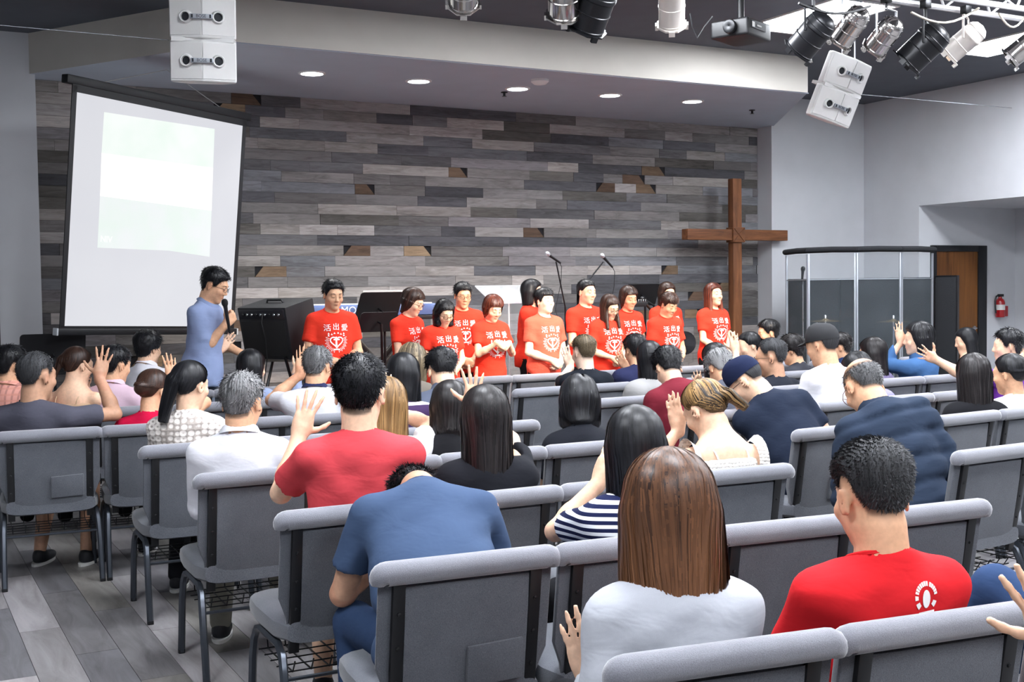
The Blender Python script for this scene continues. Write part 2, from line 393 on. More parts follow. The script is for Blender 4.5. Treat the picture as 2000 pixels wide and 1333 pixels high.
# ---------------------------------------------------------------- upholstered stacking chairs
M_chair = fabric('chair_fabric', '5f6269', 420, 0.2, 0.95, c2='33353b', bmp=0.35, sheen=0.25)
M_roll_lit = fabric('chair_roll_fabric_lit', '82838b', 420, 0.16, 0.95, c2='55565e', bmp=0.35, sheen=0.6)  # paler copy of the chair fabric, light from above put into its colour
M_chframe = simple('chair_frame_black', '16171a', 0.42, 0.2)
M_chleg = simple('chair_leg_steel', '4a4f57', 0.32, 0.75)
M_wire = simple('book_rack_wire', '1d1e21', 0.4, 0.6)
def chair_proto():
    t = empty('stacking_chair')
    tilt = lambda z: 0.095 - 0.085 * (z - 0.38) / 0.49      # the back leans to the rear towards the top
    # front cushion of the back with a tapered foot
    mb = MB()
    prof = [(0.262, 0.845), (0.262, 0.56), (0.235, 0.49), (0.222, 0.40)]
    ys = 0.052
    vs = []; fs = []
    for hx, z in prof:
        y = tilt(z)
        vs += [(-hx, y + 0.012, z), (hx, y + 0.012, z), (hx - .012, y + ys, z), (-hx + .012, y + ys, z)]
    for i in range(3):
        for k in range(4):
            a, b = i * 4 + k, i * 4 + (k + 1) % 4; fs.append((a, b, b + 4, a + 4))
    fs += [(0, 3, 2, 1), (12, 13, 14, 15)]
    mb.add(vs, fs); mb.build('back_cushion', M_chair, t, bevel=0.012, bseg=3)
    # rolled top
    pts = []
    for k in range(0, 7):
        a = PI / 2 * k / 6; pts.append((-0.238 - 0.026 * math.cos(a), 0.026, 0.806 + 0.03 * math.sin(a)))
    for k in range(6, -1, -1):
        a = PI / 2 * k / 6; pts.append((0.238 + 0.026 * math.cos(a), 0.026, 0.806 + 0.03 * math.sin(a)))
    rr = [0.018, 0.024, 0.029, 0.032, 0.034, 0.034, 0.034] + [0.034, 0.034, 0.034, 0.032, 0.029, 0.024, 0.018]
    mb = MB(); mb.tube(pts, rr, 14, flat=1.0, up=(0, 1, 0)); mb.build('top_roll', M_roll_lit, t, smooth=True)
    # rear panel
    mb = MB(); vs = []; fs = []
    rows = [(0.795, 0.014), (0.70, 0.008), (0.55, 0.006), (0.45, 0.004), (0.40, 0.012), (0.385, 0.03)]
    for z, d in rows:
        y = tilt(z) + d - 0.010
        for hx in (-0.185, -0.11, 0, 0.11, 0.185):
            vs.append((hx, y - (0.004 if abs(hx) < 0.15 else 0), z))
    for i in range(len(rows) - 1):
        for k in range(4): a = i * 5 + k; fs.append((a, a + 5, a + 6, a + 1))
    mb.add(vs, fs); mb.build('back_panel', M_chair, t, smooth=True)
    # steel uprights with rivets
    for s in (-1, 1):
        mb = MB(); vs = []; fs = []
        for z in (0.81, 0.36):
            y = tilt(z)
            vs += [(s * 0.186, y - 0.004, z), (s * 0.222, y - 0.004, z), (s * 0.222, y + 0.016, z), (s * 0.186, y + 0.016, z)]
        for k in range(4): fs.append((k, (k + 1) % 4, 4 + (k + 1) % 4, 4 + k))
        fs += [(0, 1, 2, 3), (4, 7, 6, 5)]
        mb.add(vs, fs); u = mb.build('upright', M_chframe, t, bevel=0.003)
        rv = MB()
        for z in (0.72, 0.62, 0.52): rv.lathe([(0.006, 0), (0.005, 0.004), (0.0, 0.005)], 8, Matrix.Translation((s * 0.204, tilt(z) - 0.004, z)) @ Matrix.Rotation(PI / 2, 4, 'X'))
        rv.build('rivet', M_chframe, u)
    # seat cushion
    mb = MB(); N = 20; vs = []; fs = []
    sec = [(0.0, 0.395, 0.9), (0.10, 0.385, 1.0), (0.32, 0.385, 1.0), (0.44, 0.388, 0.96), (0.49, 0.40, 0.86)]
    def sy(y0): return 0.075 + y0
    hh = [0.085, 0.10, 0.10, 0.10, 0.055]
    for (y0, zb, wf), h in zip(sec, hh):
        for k in range(N):
            q = 2 * PI * k / N; cx = math.copysign(abs(math.cos(q)) ** 0.35, math.cos(q)); cz = math.copysign(abs(math.sin(q)) ** 0.55, math.sin(q))
            vs.append((0.258 * wf * cx, sy(y0), zb + h / 2 + h / 2 * cz))
    for i in range(len(sec) - 1):
        for k in range(N): fs.append((i * N + k, i * N + (k + 1) % N, (i + 1) * N + (k + 1) % N, (i + 1) * N + k))
    fs += [tuple(range(N - 1, -1, -1)), tuple((len(sec) - 1) * N + k for k in range(N))]
    mb.add(vs, fs); mb.build('seat', M_chair, t, smooth=True)
    # legs: front and rear tube meet under the seat rail in a bent hoop
    for s in (-1, 1):
        rear = [(s * 0.252, 0.0, 0.0), (s * 0.250, 0.045, 0.20), (s * 0.247, 0.075, 0.30), (s * 0.244, 0.10, 0.355), (s * 0.242, 0.15, 0.383), (s * 0.242, 0.28, 0.385)]
        front = [(s * 0.252, 0.50, 0.0), (s * 0.248, 0.475, 0.25), (s * 0.245, 0.455, 0.33), (s * 0.243, 0.425, 0.37), (s * 0.242, 0.37, 0.385), (s * 0.242, 0.28, 0.385)]
        for nm, pth in (('leg', rear), ('leg', front)):
            mb = MB(); mb.tube(pth, 0.0155, 6, up=(1, 0, 0)); l = mb.build(nm, M_chleg, t, smooth=True)
            x, y, z = pth[0]; MB().box((x - .014, y - .014, 0), (x + .014, y + .014, 0.018)).build('foot', M_chframe, l, bevel=0.003)
    mb = MB(); mb.tube([(-0.247, 0.07, 0.28), (0.247, 0.07, 0.28)], 0.007, 6); mb.build('stretcher', M_chleg, t, smooth=True)
    # wire rack for books under the seat
    mb = MB()
    for k in range(7): x = -0.2 + k * 0.4 / 6; mb.tube([(x, 0.10, 0.33), (x, 0.13, 0.285), (x, 0.44, 0.285), (x, 0.45, 0.33)], 0.003, 4)
    for k in range(5): y = 0.13 + k * 0.31 / 4; mb.tube([(-0.235, y, 0.287), (0.235, y, 0.287)], 0.003, 4)
    mb.build('book_rack', M_wire, t)
    return t
def chair_pocket(t):
    mb = MB()
    y = 0.058
    mb.add([(0.0, y - .020, 0.60), (0.17, y - .020, 0.607), (0.17, y - .002, 0.485), (0.0, y - .002, 0.48), (0.0, y - .010, 0.60), (0.17, y - .010, 0.607), (0.17, y + .012, 0.485), (0.0, y + .012, 0.48)],
           [(0, 1, 2, 3), (0, 4, 5, 1), (1, 5, 6, 2), (3, 2, 6, 7), (0, 3, 7, 4)])
    return mb.build('card_pocket', M_chair, t, bevel=0.004)
CH0 = chair_proto(); _first = [True]
ROWN = ['back', 'second', 'third', 'fourth', 'fifth', 'sixth', 'seventh', 'front']
NTH = ['first', 'second', 'third', 'fourth', 'fifth', 'sixth', 'seventh', 'eighth', 'ninth', 'tenth']
def place_chair(cx, cy, yaw, label, pocket=False):
    if _first[0]: t = CH0; _first[0] = False
    else: t = copy_tree(CH0)
    # cx, cy: middle of the top of the back
    t.location = (cx, cy, 0); t.rotation_euler = (0, 0, R_(yaw))
    tag(t, label, 'chair', 'grey upholstered stacking chairs in rows')
    return t
LEFT_ROWS = [  # Y of the backs, x of the left end, chairs, yaw
    (1.80, 1.25, 3, -7), (2.83, 1.15, 4, -5), (3.76, 1.15, 4, -2), (4.76, 1.11, 4, -1),
    (5.78, 1.09, 4, -2), (6.76, 0.53, 5, -4), (7.90, 0.62, 5, -4), (8.98, 1.15, 4, -4)]
CH = {}
for r, (Y, x0, n, yaw) in enumerate(LEFT_ROWS):
    for k in range(n):
        cx = x0 + 0.27 + 0.54 * k
        cy = Y + math.tan(R_(yaw)) * (cx - 2.2)
        lab = 'grey upholstered chair, %s from the left aisle, %s row of the left block' % (NTH[k], ROWN[r])
        CH['L', r, k] = place_chair(cx, cy, yaw + random.uniform(-1.2, 1.2), lab)
RIGHT_ROWS = [(2, 3.62, 4.13, 2, 2), (3, 4.62, 4.09, 4, 3), (4, 5.58, 4.10, 5, 3), (5, 6.63, 4.10, 7, 2), (6, 7.66, 4.10, 7, 3), (7, 8.86, 4.22, 10, 0)]
for r, Y, x0, n, yaw in RIGHT_ROWS:
    for k in range(n):
        cx = x0 + 0.27 + 0.54 * k
        cy = Y + math.tan(R_(yaw)) * (cx - 5.2)
        yw = yaw
        if r == 7 and k >= 6: cy -= 0.06 * (k - 5); yw = 4
        lab = 'grey upholstered chair, %s from the centre aisle, %s row of the right block' % (NTH[k], ROWN[r])
        CH['R', r, k] = place_chair(cx, cy, yw + random.uniform(-1.2, 1.2), lab)
for key in (('L', 5, 0), ('L', 1, 0), ('R', 3, 0), ('L', 3, 3), ('R', 6, 2)):
    chair_pocket(CH[key])
# ---------------------------------------------------------------- figure modelling: distance fields meshed with surface nets
f32 = np.float32
def V3(*a): return np.array(a, f32)
def rotx(a): c, s = math.cos(a), math.sin(a); return np.array([[1, 0, 0], [0, c, -s], [0, s, c]], f32)
def roty(a): c, s = math.cos(a), math.sin(a); return np.array([[c, 0, s], [0, 1, 0], [-s, 0, c]], f32)
def rotz(a): c, s = math.cos(a), math.sin(a); return np.array([[c, -s, 0], [s, c, 0], [0, 0, 1]], f32)
def nrm(v): v = np.asarray(v, f32); return v / (np.linalg.norm(v) + 1e-9)
class Prim:
    """cone: tapered capsule a-b; ell: ellipsoid with centre, radii, rotation.  k = blend width, sub = carve"""
    __slots__ = ('t', 'a', 'b', 'r1', 'r2', 'R', 'k', 'sub', 'cut', 'c', 'rad')
    def __init__(s, t, a, b, r1=0, r2=0, R=None, k=0.02, sub=False, cut=None):
        s.t = t; s.a = np.asarray(a, f32); s.b = np.asarray(b, f32); s.r1 = f32(r1); s.r2 = f32(r2)
        s.R = R; s.k = f32(k); s.sub = sub; s.cut = cut
        if t == 'cone': s.c = (s.a + s.b) / 2; s.rad = np.linalg.norm(s.b - s.a) / 2 + max(r1, r2)
        else: s.c = s.a; s.rad = float(max(s.b))
    def d(s, P):
        if s.t == 'cone':
            ab = s.b - s.a; L2 = float(ab @ ab) + 1e-9
            q = P - s.a; t = np.clip((q @ ab) / L2, 0, 1)
            q = q - t[..., None] * ab
            d = np.sqrt(np.einsum('...i,...i->...', q, q)) - (s.r1 + t * (s.r2 - s.r1))
        else:
            q = P - s.a
            if s.R is not None: q = q @ s.R          # to local (R columns = local axes)
            q1 = q / s.b; k0 = np.sqrt(np.einsum('...i,...i->...', q1, q1)); q2 = q1 / s.b
            k1 = np.sqrt(np.einsum('...i,...i->...', q2, q2)) + 1e-6
            d = k0 * (k0 - 1) / k1
        if s.cut is not None:
            p0, n = s.cut; d = np.maximum(d, (P - p0) @ n)
        return d
def cone(a, b, r1, r2=None, k=0.02, **kw): return Prim('cone', a, b, r1, r1 if r2 is None else r2, k=k, **kw)
def ell(c, r, R=None, k=0.02, **kw): return Prim('ell', c, r, R=R, k=k, **kw)
def xf(pr, R, t):
    """prims moved by a rotation and a translation"""
    out = []
    for p in pr:
        cut = None if p.cut is None else (R @ p.cut[0] + t, R @ p.cut[1])
        if p.t == 'cone': q = Prim('cone', R @ p.a + t, R @ p.b + t, p.r1, p.r2, k=p.k, sub=p.sub, cut=cut)
        else: q = Prim('ell', R @ p.a + t, p.b, R=(R if p.R is None else R @ p.R).astype(f32), k=p.k, sub=p.sub, cut=cut)
        out.append(q)
    return out
def smin(a, b, k):
    h = np.maximum(k - np.abs(a - b), 0) / k
    return np.minimum(a, b) - h * h * k * 0.25
def field(prims, P, far=None):
    """P: (nb, m, 3) blocks of points; far: block half-diagonal"""
    nb = P.shape[0]; D = np.full(P.shape[:-1], 1.0, f32)
    C = P.mean(axis=1)
    hd = np.sqrt(((P[:, 0] - C) ** 2).sum(-1)).max() if far is None else far
    for p in prims:
        dc = np.sqrt(((C - p.c) ** 2).sum(-1))
        idx = np.nonzero(dc < p.rad + hd + p.k + 0.02)[0]
        if len(idx) == 0: continue
        d = p.d(P[idx]).astype(f32)
        if p.sub: D[idx] = -smin(-D[idx], d, p.k)
        else: D[idx] = smin(D[idx], d, p.k)
    return D
def mesh_field(fn, lo, hi, h, slack=1.0, B=8):
    """surface nets on the sparse blocks of a grid; fn takes (nb, m, 3)"""
    lo = np.asarray(lo, f32); hi = np.asarray(hi, f32)
    nbk = np.maximum(np.ceil((hi - lo) / (h * B)).astype(int), 1)
    g = np.stack(np.meshgrid(*[np.arange(n) for n in nbk], indexing='ij'), -1).reshape(-1, 3)
    ctr = lo + (g + 0.5) * (h * B)
    dc = fn(ctr[:, None, :].astype(f32)).reshape(-1)
    act = g[np.abs(dc) < h * B * 0.9 * slack + 0.012]
    if len(act) == 0: return np.zeros((0, 3), f32), np.zeros((0, 4), int)
    s = np.arange(B + 1)
    off = np.stack(np.meshgrid(s, s, s, indexing='ij'), -1).reshape(-1, 3)
    P = (lo + (act[:, None, :] * B + off[None]) * h).astype(f32)
    D = np.concatenate([fn(P[i:i + 400]) for i in range(0, len(P), 400)]).reshape(-1, B + 1, B + 1, B + 1)
    ins = D < 0
    corner = [(i, j, k) for i in (0, 1) for j in (0, 1) for k in (0, 1)]
    cs = np.stack([ins[:, i:i + B, j:j + B, k:k + B] for i, j, k in corner], -1)
    cnt = cs.sum(-1); mix = (cnt > 0) & (cnt < 8)
    bi, ci, cj, ck = np.nonzero(mix)
    if len(bi) == 0: return np.zeros((0, 3), f32), np.zeros((0, 4), int)
    vals = np.stack([D[bi, ci + i, cj + j, ck + k] for i, j, k in corner], -1)
    cc = np.array(corner, f32); acc = np.zeros((len(bi), 3), f32); num = np.zeros(len(bi), f32)
    for a in range(8):
        for b in range(a + 1, 8):
            if sum(abs(corner[a][q] - corner[b][q]) for q in range(3)) != 1: continue
            va, vb = vals[:, a], vals[:, b]; m = (va < 0) != (vb < 0)
            t = va / np.where(np.abs(va - vb) < 1e-9, 1e-9, va - vb)
            pt = cc[a] + (cc[b] - cc[a]) * t[:, None]
            acc[m] += pt[m]; num[m] += 1
    cell = np.stack([ci, cj, ck], -1) + act[bi] * B
    verts = lo + (cell + acc / num[:, None]) * h
    dims = nbk * B
    lut = np.full(int(dims[0] * dims[1] * dims[2]), -1, np.int32)
    lidx = (cell[:, 0] * dims[1] + cell[:, 1]) * dims[2] + cell[:, 2]
    lut[lidx] = np.arange(len(bi))
    quads = []
    for ax in range(3):
        sl0 = [slice(0, B)] * 3; sl1 = [slice(0, B)] * 3; sl1[ax] = slice(1, B + 1)
        a = ins[(slice(None), *sl0)]; b = ins[(slice(None), *sl1)]
        eb, e0, e1, e2 = np.nonzero(a != b)
        base = np.stack([e0, e1, e2], -1) + act[eb] * B
        flip = a[eb, e0, e1, e2]
        u, v = (ax + 1) % 3, (ax + 2) % 3
        q = []
        ok = (base[:, u] > 0) & (base[:, v] > 0)
        base = base[ok]; flip = flip[ok]
        for du, dv in ((0, 0), (-1, 0), (-1, -1), (0, -1)):
            c = base.copy(); c[:, u] += du; c[:, v] += dv
            q.append(lut[(c[:, 0] * dims[1] + c[:, 1]) * dims[2] + c[:, 2]])
        q = np.stack(q, -1); ok = (q >= 0).all(-1); q = q[ok]; flip = flip[ok]
        q[~flip] = q[~flip][:, ::-1]
        quads.append(q)
    return verts.astype(f32), np.concatenate(quads)
NTRI = [0]
def np_mesh(name, verts, quads, mat, attrs=None, smooth=True):
    me = bpy.data.meshes.new(name)
    n = len(verts); q = np.asarray(quads, np.int32); m = len(q); w_ = q.shape[1] if m else 4
    NTRI[0] += m * (w_ - 2)
    me.vertices.add(n); me.vertices.foreach_set('co', np.ascontiguousarray(verts, f32).ravel())
    me.loops.add(m * w_); me.loops.foreach_set('vertex_index', q.ravel())
    me.polygons.add(m); me.polygons.foreach_set('loop_start', np.arange(0, m * w_, w_, dtype=np.int32))
    try: me.polygons.foreach_set('loop_total', np.full(m, w_, np.int32))
    except Exception: pass
    me.update(calc_edges=True)
    if smooth: me.polygons.foreach_set('use_smooth', np.ones(m, bool))
    for k, a in (attrs or {}).items():
        a = np.asarray(a, f32)
        if a.ndim == 1:
            t = me.attributes.new(k, 'FLOAT', 'POINT'); t.data.foreach_set('value', a)
        else:
            t = me.attributes.new(k, 'FLOAT_COLOR', 'POINT'); t.data.foreach_set('color', np.concatenate([a, np.ones((n, 1), f32)], 1).ravel())
    if mat is not None: me.materials.append(mat)
    return me
def link(name, me, parent=None):
    o = bpy.data.objects.new(name, me); COL.objects.link(o)
    if parent is not None: o.parent = parent
    return o
def bounds(prims, pad=0.03):
    lo = np.min([p.c - p.rad for p in prims if not p.sub], axis=0) - pad
    hi = np.max([p.c + p.rad for p in prims if not p.sub], axis=0) + pad
    return lo, hi

# ---- materials for figures
def skin_mat(name, c):
    if name in MATS: return MATS[name]
    m, nt, b = _nt(name)
    at = nd(nt, 'ShaderNodeAttribute'); at.attribute_name = 'tint'
    n = nd(nt, 'ShaderNodeTexNoise'); n.inputs['Scale'].default_value = 60; n.inputs['Detail'].default_value = 3
    nt.links.new(coords(nt), n.inputs['Vector'])
    c = lin(c)
    col = ramp(nt, n.outputs['Fac'], [(0.3, tuple(x * 0.9 for x in c[:3])), (0.7, tuple(min(1, x * 1.06) for x in c[:3]))])
    mx = nd(nt, 'ShaderNodeMixRGB', blend_type='MULTIPLY'); mx.inputs[0].default_value = 1
    nt.links.new(col, mx.inputs[1]); nt.links.new(at.outputs['Color'], mx.inputs[2])
    nt.links.new(mx.outputs[0], b.inputs['Base Color'])
    b.inputs['Roughness'].default_value = 0.5; b.inputs['Specular IOR Level'].default_value = 0.35
    b.inputs['Subsurface Weight'].default_value = 0.0
    bump(nt, b, n.outputs['Fac'], 0.05, 0.002)
    MATS[name] = m; return m
def hair_mat(name, dark, light, rough=0.42):
    if name in MATS: return MATS[name]
    m, nt, b = _nt(name)
    a = nd(nt, 'ShaderNodeAttribute'); a.attribute_name = 'hv'
    cu = nd(nt, 'ShaderNodeAttribute'); cu.attribute_name = 'hu'
    cmb = nd(nt, 'ShaderNodeCombineXYZ')
    mu = nd(nt, 'ShaderNodeMath', operation='MULTIPLY'); mu.inputs[1].default_value = 26.0
    nt.links.new(cu.outputs['Fac'], mu.inputs[0]); nt.links.new(mu.outputs[0], cmb.inputs[0])
    sp = nd(nt, 'ShaderNodeSeparateXYZ'); tc = nd(nt, 'ShaderNodeTexCoord'); nt.links.new(tc.outputs['Object'], sp.inputs[0])
    mz = nd(nt, 'ShaderNodeMath', operation='MULTIPLY'); mz.inputs[1].default_value = 1.2
    nt.links.new(sp.outputs['Z'], mz.inputs[0]); nt.links.new(mz.outputs[0], cmb.inputs[2])
    n = nd(nt, 'ShaderNodeTexNoise'); n.inputs['Scale'].default_value = 1.6; n.inputs['Detail'].default_value = 4; n.inputs['Roughness'].default_value = 0.6
    nt.links.new(cmb.outputs[0], n.inputs['Vector'])
    s = nd(nt, 'ShaderNodeMath', operation='ADD'); nt.links.new(n.outputs['Fac'], s.inputs[0]); nt.links.new(a.outputs['Fac'], s.inputs[1])
    col = ramp(nt, s.outputs[0], [(0.36, lin(dark)), (1.0, lin(light))])
    nt.links.new(col, b.inputs['Base Color'])
    b.inputs['Roughness'].default_value = rough; b.inputs['Specular IOR Level'].default_value = 0.35
    b.inputs['Sheen Weight'].default_value = 0.0
    bump(nt, b, n.outputs['Fac'], 0.35, 0.004)
    MATS[name] = m; return m

# ---- head, in its own frame: +y face, +z up, origin between the ears
def head_prims(s=1.0, fem=False, jaw=1.0):
    j = 0.92 * jaw if fem else jaw
    p = [ell((0, -0.014, 0.036), (0.0755, 0.096, 0.086), k=0.03),
         ell((0, 0.030, -0.030), (0.0585 * j, 0.062, 0.086), k=0.035),
         ell((0, 0.010, -0.048), (0.060 * j, 0.058, 0.058), k=0.03),
         ell((0, 0.066, -0.098), (0.024 * j, 0.020, 0.018), k=0.03),
         cone((-0.030, 0.077, 0.030), (0.030, 0.077, 0.030), 0.013, k=0.02)]
    for q in (-1, 1):
        p.append(ell((q * 0.040, 0.062, -0.024), (0.024, 0.022, 0.022), k=0.02))
    for q in (-1, 1):
        p.append(ell((q * 0.031, 0.101, 0.010), (0.017, 0.016, 0.0125), k=0.014, sub=True))
        p.append(ell((q * 0.031, 0.0795, 0.008), (0.0145, 0.0125, 0.0125), k=0.006))
    p += [cone((0, 0.088, 0.016), (0, 0.104, -0.024), 0.0068, 0.0105, k=0.012)]
    for q in (-1, 1): p.append(ell((q * 0.012, 0.093, -0.030), (0.0085, 0.0095, 0.0075), k=0.008))
    p += [ell((0, 0.0865, -0.055), (0.019, 0.0105, 0.0052), k=0.006), ell((0, 0.0855, -0.066), (0.0165, 0.0105, 0.0058), k=0.006)]
    for q in (-1, 1):
        Rz = (rotz(q * -0.42) @ rotx(-0.12)).astype(f32)
        p.append(ell((q * 0.0800, -0.010, -0.008), (0.0065, 0.0195, 0.0325), R=Rz, k=0.008))
        p.append(ell((q * 0.0885, -0.004, -0.006), (0.0045, 0.0105, 0.019), R=Rz, k=0.006, sub=True))
    if s != 1.0:
        for q in p: q.a = q.a * f32(s); q.b = q.b * f32(s); q.r1 *= f32(s); q.r2 *= f32(s); q.c = q.c * f32(s); q.rad *= s
    return p
def skull_d(q, s=1.0):
    """distance to the smooth skull used under the hair; q in head frame"""
    q = q / s
    a = Prim('ell', (0, -0.014, 0.036), (0.0755, 0.096, 0.086)).d(q)
    b = Prim('ell', (0, 0.030, -0.030), (0.0585, 0.060, 0.086)).d(q)
    c = Prim('cone', (0, -0.022, -0.04), (0, -0.026, -0.13), 0.048, 0.046).d(q)
    return smin(smin(a, b, f32(0.035)), c, f32(0.03)) * s
def sstep(x, a, b):
    t = np.clip((x - a) / (b - a), 0, 1); return t * t * (3 - 2 * t)
# ---- hand, in its own frame: +y fingers, +x thumb side, +z back of the hand; origin at the wrist
def hand_prims(pose='open', s=1.0):
    curl = {'open': 0.10, 'spread': 0.06, 'relax': 0.45, 'fist': 1.45, 'flat': 0.05, 'clasp': 0.95}[pose]
    spr = {'open': 0.09, 'spread': 0.19, 'relax': 0.05, 'fist': 0.0, 'flat': 0.035, 'clasp': 0.03}[pose]
    p = [ell((0.002, 0.045, 0), (0.040, 0.050, 0.0145), k=0.015), cone((0.022, 0.02, -0.002), (0.026, 0.085, 0), 0.013, 0.0115, k=0.015),
         cone((-0.020, 0.015, -0.002), (-0.029, 0.078, 0), 0.0125, 0.0105, k=0.015), cone((0, -0.02, 0), (0, 0.03, 0), 0.0245, 0.024, k=0.02)]
    bases = [(0.027, 0.090, 0.041, 0.026, 0.021), (0.0085, 0.094, 0.046, 0.029, 0.022), (-0.0105, 0.091, 0.043, 0.027, 0.021), (-0.028, 0.081, 0.033, 0.021, 0.018)]
    for i, (bx, by, l1, l2, l3) in enumerate(bases):
        a = np.array((bx, by, 0), f32); yaw = (1.5 - i) * spr
        ang = 0.0
        for L, c, r in ((l1, curl * 0.8, 0.0088), (l2, curl, 0.0080), (l3, curl * 0.7, 0.0070)):
            ang += c
            d = np.array((math.sin(yaw) * math.cos(ang), math.cos(yaw) * math.cos(ang), -math.sin(ang)), f32)
            b = a + d * L; p.append(cone(a, b, r * (0.92 if i == 3 else 1.0), r * 0.92 * (0.9 if i == 3 else 1), k=0.006)); a = b
    ta = {'open': 0.75, 'spread': 0.95, 'relax': 0.5, 'fist': 0.55, 'flat': 0.45, 'clasp': 0.4}[pose]
    tz = -0.5 if pose in ('fist', 'clasp', 'relax') else -0.12
    a = np.array((0.022, 0.022, -0.006), f32)
    for L, aa, r in ((0.040, ta + 0.15, 0.0125), (0.032, ta, 0.0100), (0.027, ta - 0.25, 0.0088)):
        d = nrm((math.sin(aa), math.cos(aa), tz)); b = a + d * L; p.append(cone(a, b, r, r * 0.9, k=0.009)); a = b
    if s != 1.0:
        for q in p: q.a = q.a * f32(s); q.b = q.b * f32(s); q.r1 *= f32(s); q.r2 *= f32(s); q.c = q.c * f32(s); q.rad *= s
    return p
def ik(S, T, l1, l2, hint):
    d = T - S; L = np.linalg.norm(d); L = min(max(L, 0.06), (l1 + l2) * 0.995); u = nrm(d)
    a = (l1 * l1 - l2 * l2 + L * L) / (2 * L); hh = math.sqrt(max(l1 * l1 - a * a, 0))
    h = np.asarray(hint, f32); h = h - u * (h @ u); h = nrm(h)
    return S + u * a + h * hh, S + u * L
# ---- hair
def az_noise(phi, z, seed, f0=9):
    r = np.random.default_rng(seed); o = np.zeros_like(phi)
    for k in range(5):
        f = int(f0 * (1.55 ** k)); o += np.sin(f * phi + r.uniform(0, 6.28) + (2 + 3 * r.random()) * z * 6 * r.choice([-1, 1])) / (1.25 ** k)
    return o / 2.6
def hair_thick(st, q, s):
    x, y, z = q[..., 0] / s, q[..., 1] / s, q[..., 2] / s
    ax = np.abs(x)
    yl = np.array([-0.13, -0.09, -0.05, -0.038, 0.0, 0.012, 0.03, 0.055, 0.075, 0.12], f32)
    kind = st['kind']
    if kind in ('short', 'crop', 'bald', 'bun', 'pony', 'curly'):
        zl = np.array([-0.075, -0.078, -0.062, 0.012, 0.022, -0.008, 0.0, 0.056, 0.066, 0.068], f32)
        if kind in ('bun', 'pony'): zl = np.array([-0.062, -0.064, -0.040, 0.004, 0.018, 0.010, 0.022, 0.060, 0.070, 0.072], f32)
        if kind == 'curly': zl = np.array([-0.085, -0.085, -0.07, -0.02, -0.01, -0.01, 0.0, 0.046, 0.056, 0.058], f32)
    else:
        zl = np.array([-0.14, -0.14, -0.13, -0.11, -0.09, -0.06, -0.02, 0.050, 0.066, 0.068], f32)
    zl = zl + np.interp(yl, [-0.13, -0.04, 0.12], [st.get('nape', 0), 0, st.get('front', 0)]).astype(f32)
    line = np.interp(y, yl, zl).astype(f32)
    m = sstep(z - line, -0.006, st.get('soft', 0.022))
    topw = sstep(z, st.get('z0', 0.03), st.get('z1', 0.095))
    t = st['side'] * (1 - topw) + st['top'] * topw
    if kind == 'bald':
        # crown bare: hair only on the sides and back
        rr = np.sqrt((x / 0.066) ** 2 + ((y + 0.025) / 0.100) ** 2)
        bare = sstep(z, 0.050, 0.085) * (1 - sstep(rr, 0.8, 1.15)); bare = np.maximum(bare, sstep(y, 0.0, 0.035) * sstep(z, 0.03, 0.05))
        m = m * (1 - bare)
    if 'part' in st:          # a parting line along the crown
        t = t - st['top'] * 0.45 * np.exp(-((x - st['part']) / 0.007) ** 2) * sstep(z, 0.08, 0.10)
    if 'fringe' in st:        # hair swept over the brow
        fr = sstep(y, 0.045, 0.07) * sstep(z, 0.068 - st['fringe'], 0.075 - st['fringe'] * 0.6)
        m = np.maximum(m, fr)
    return t * m - 0.010 * (1 - m), m
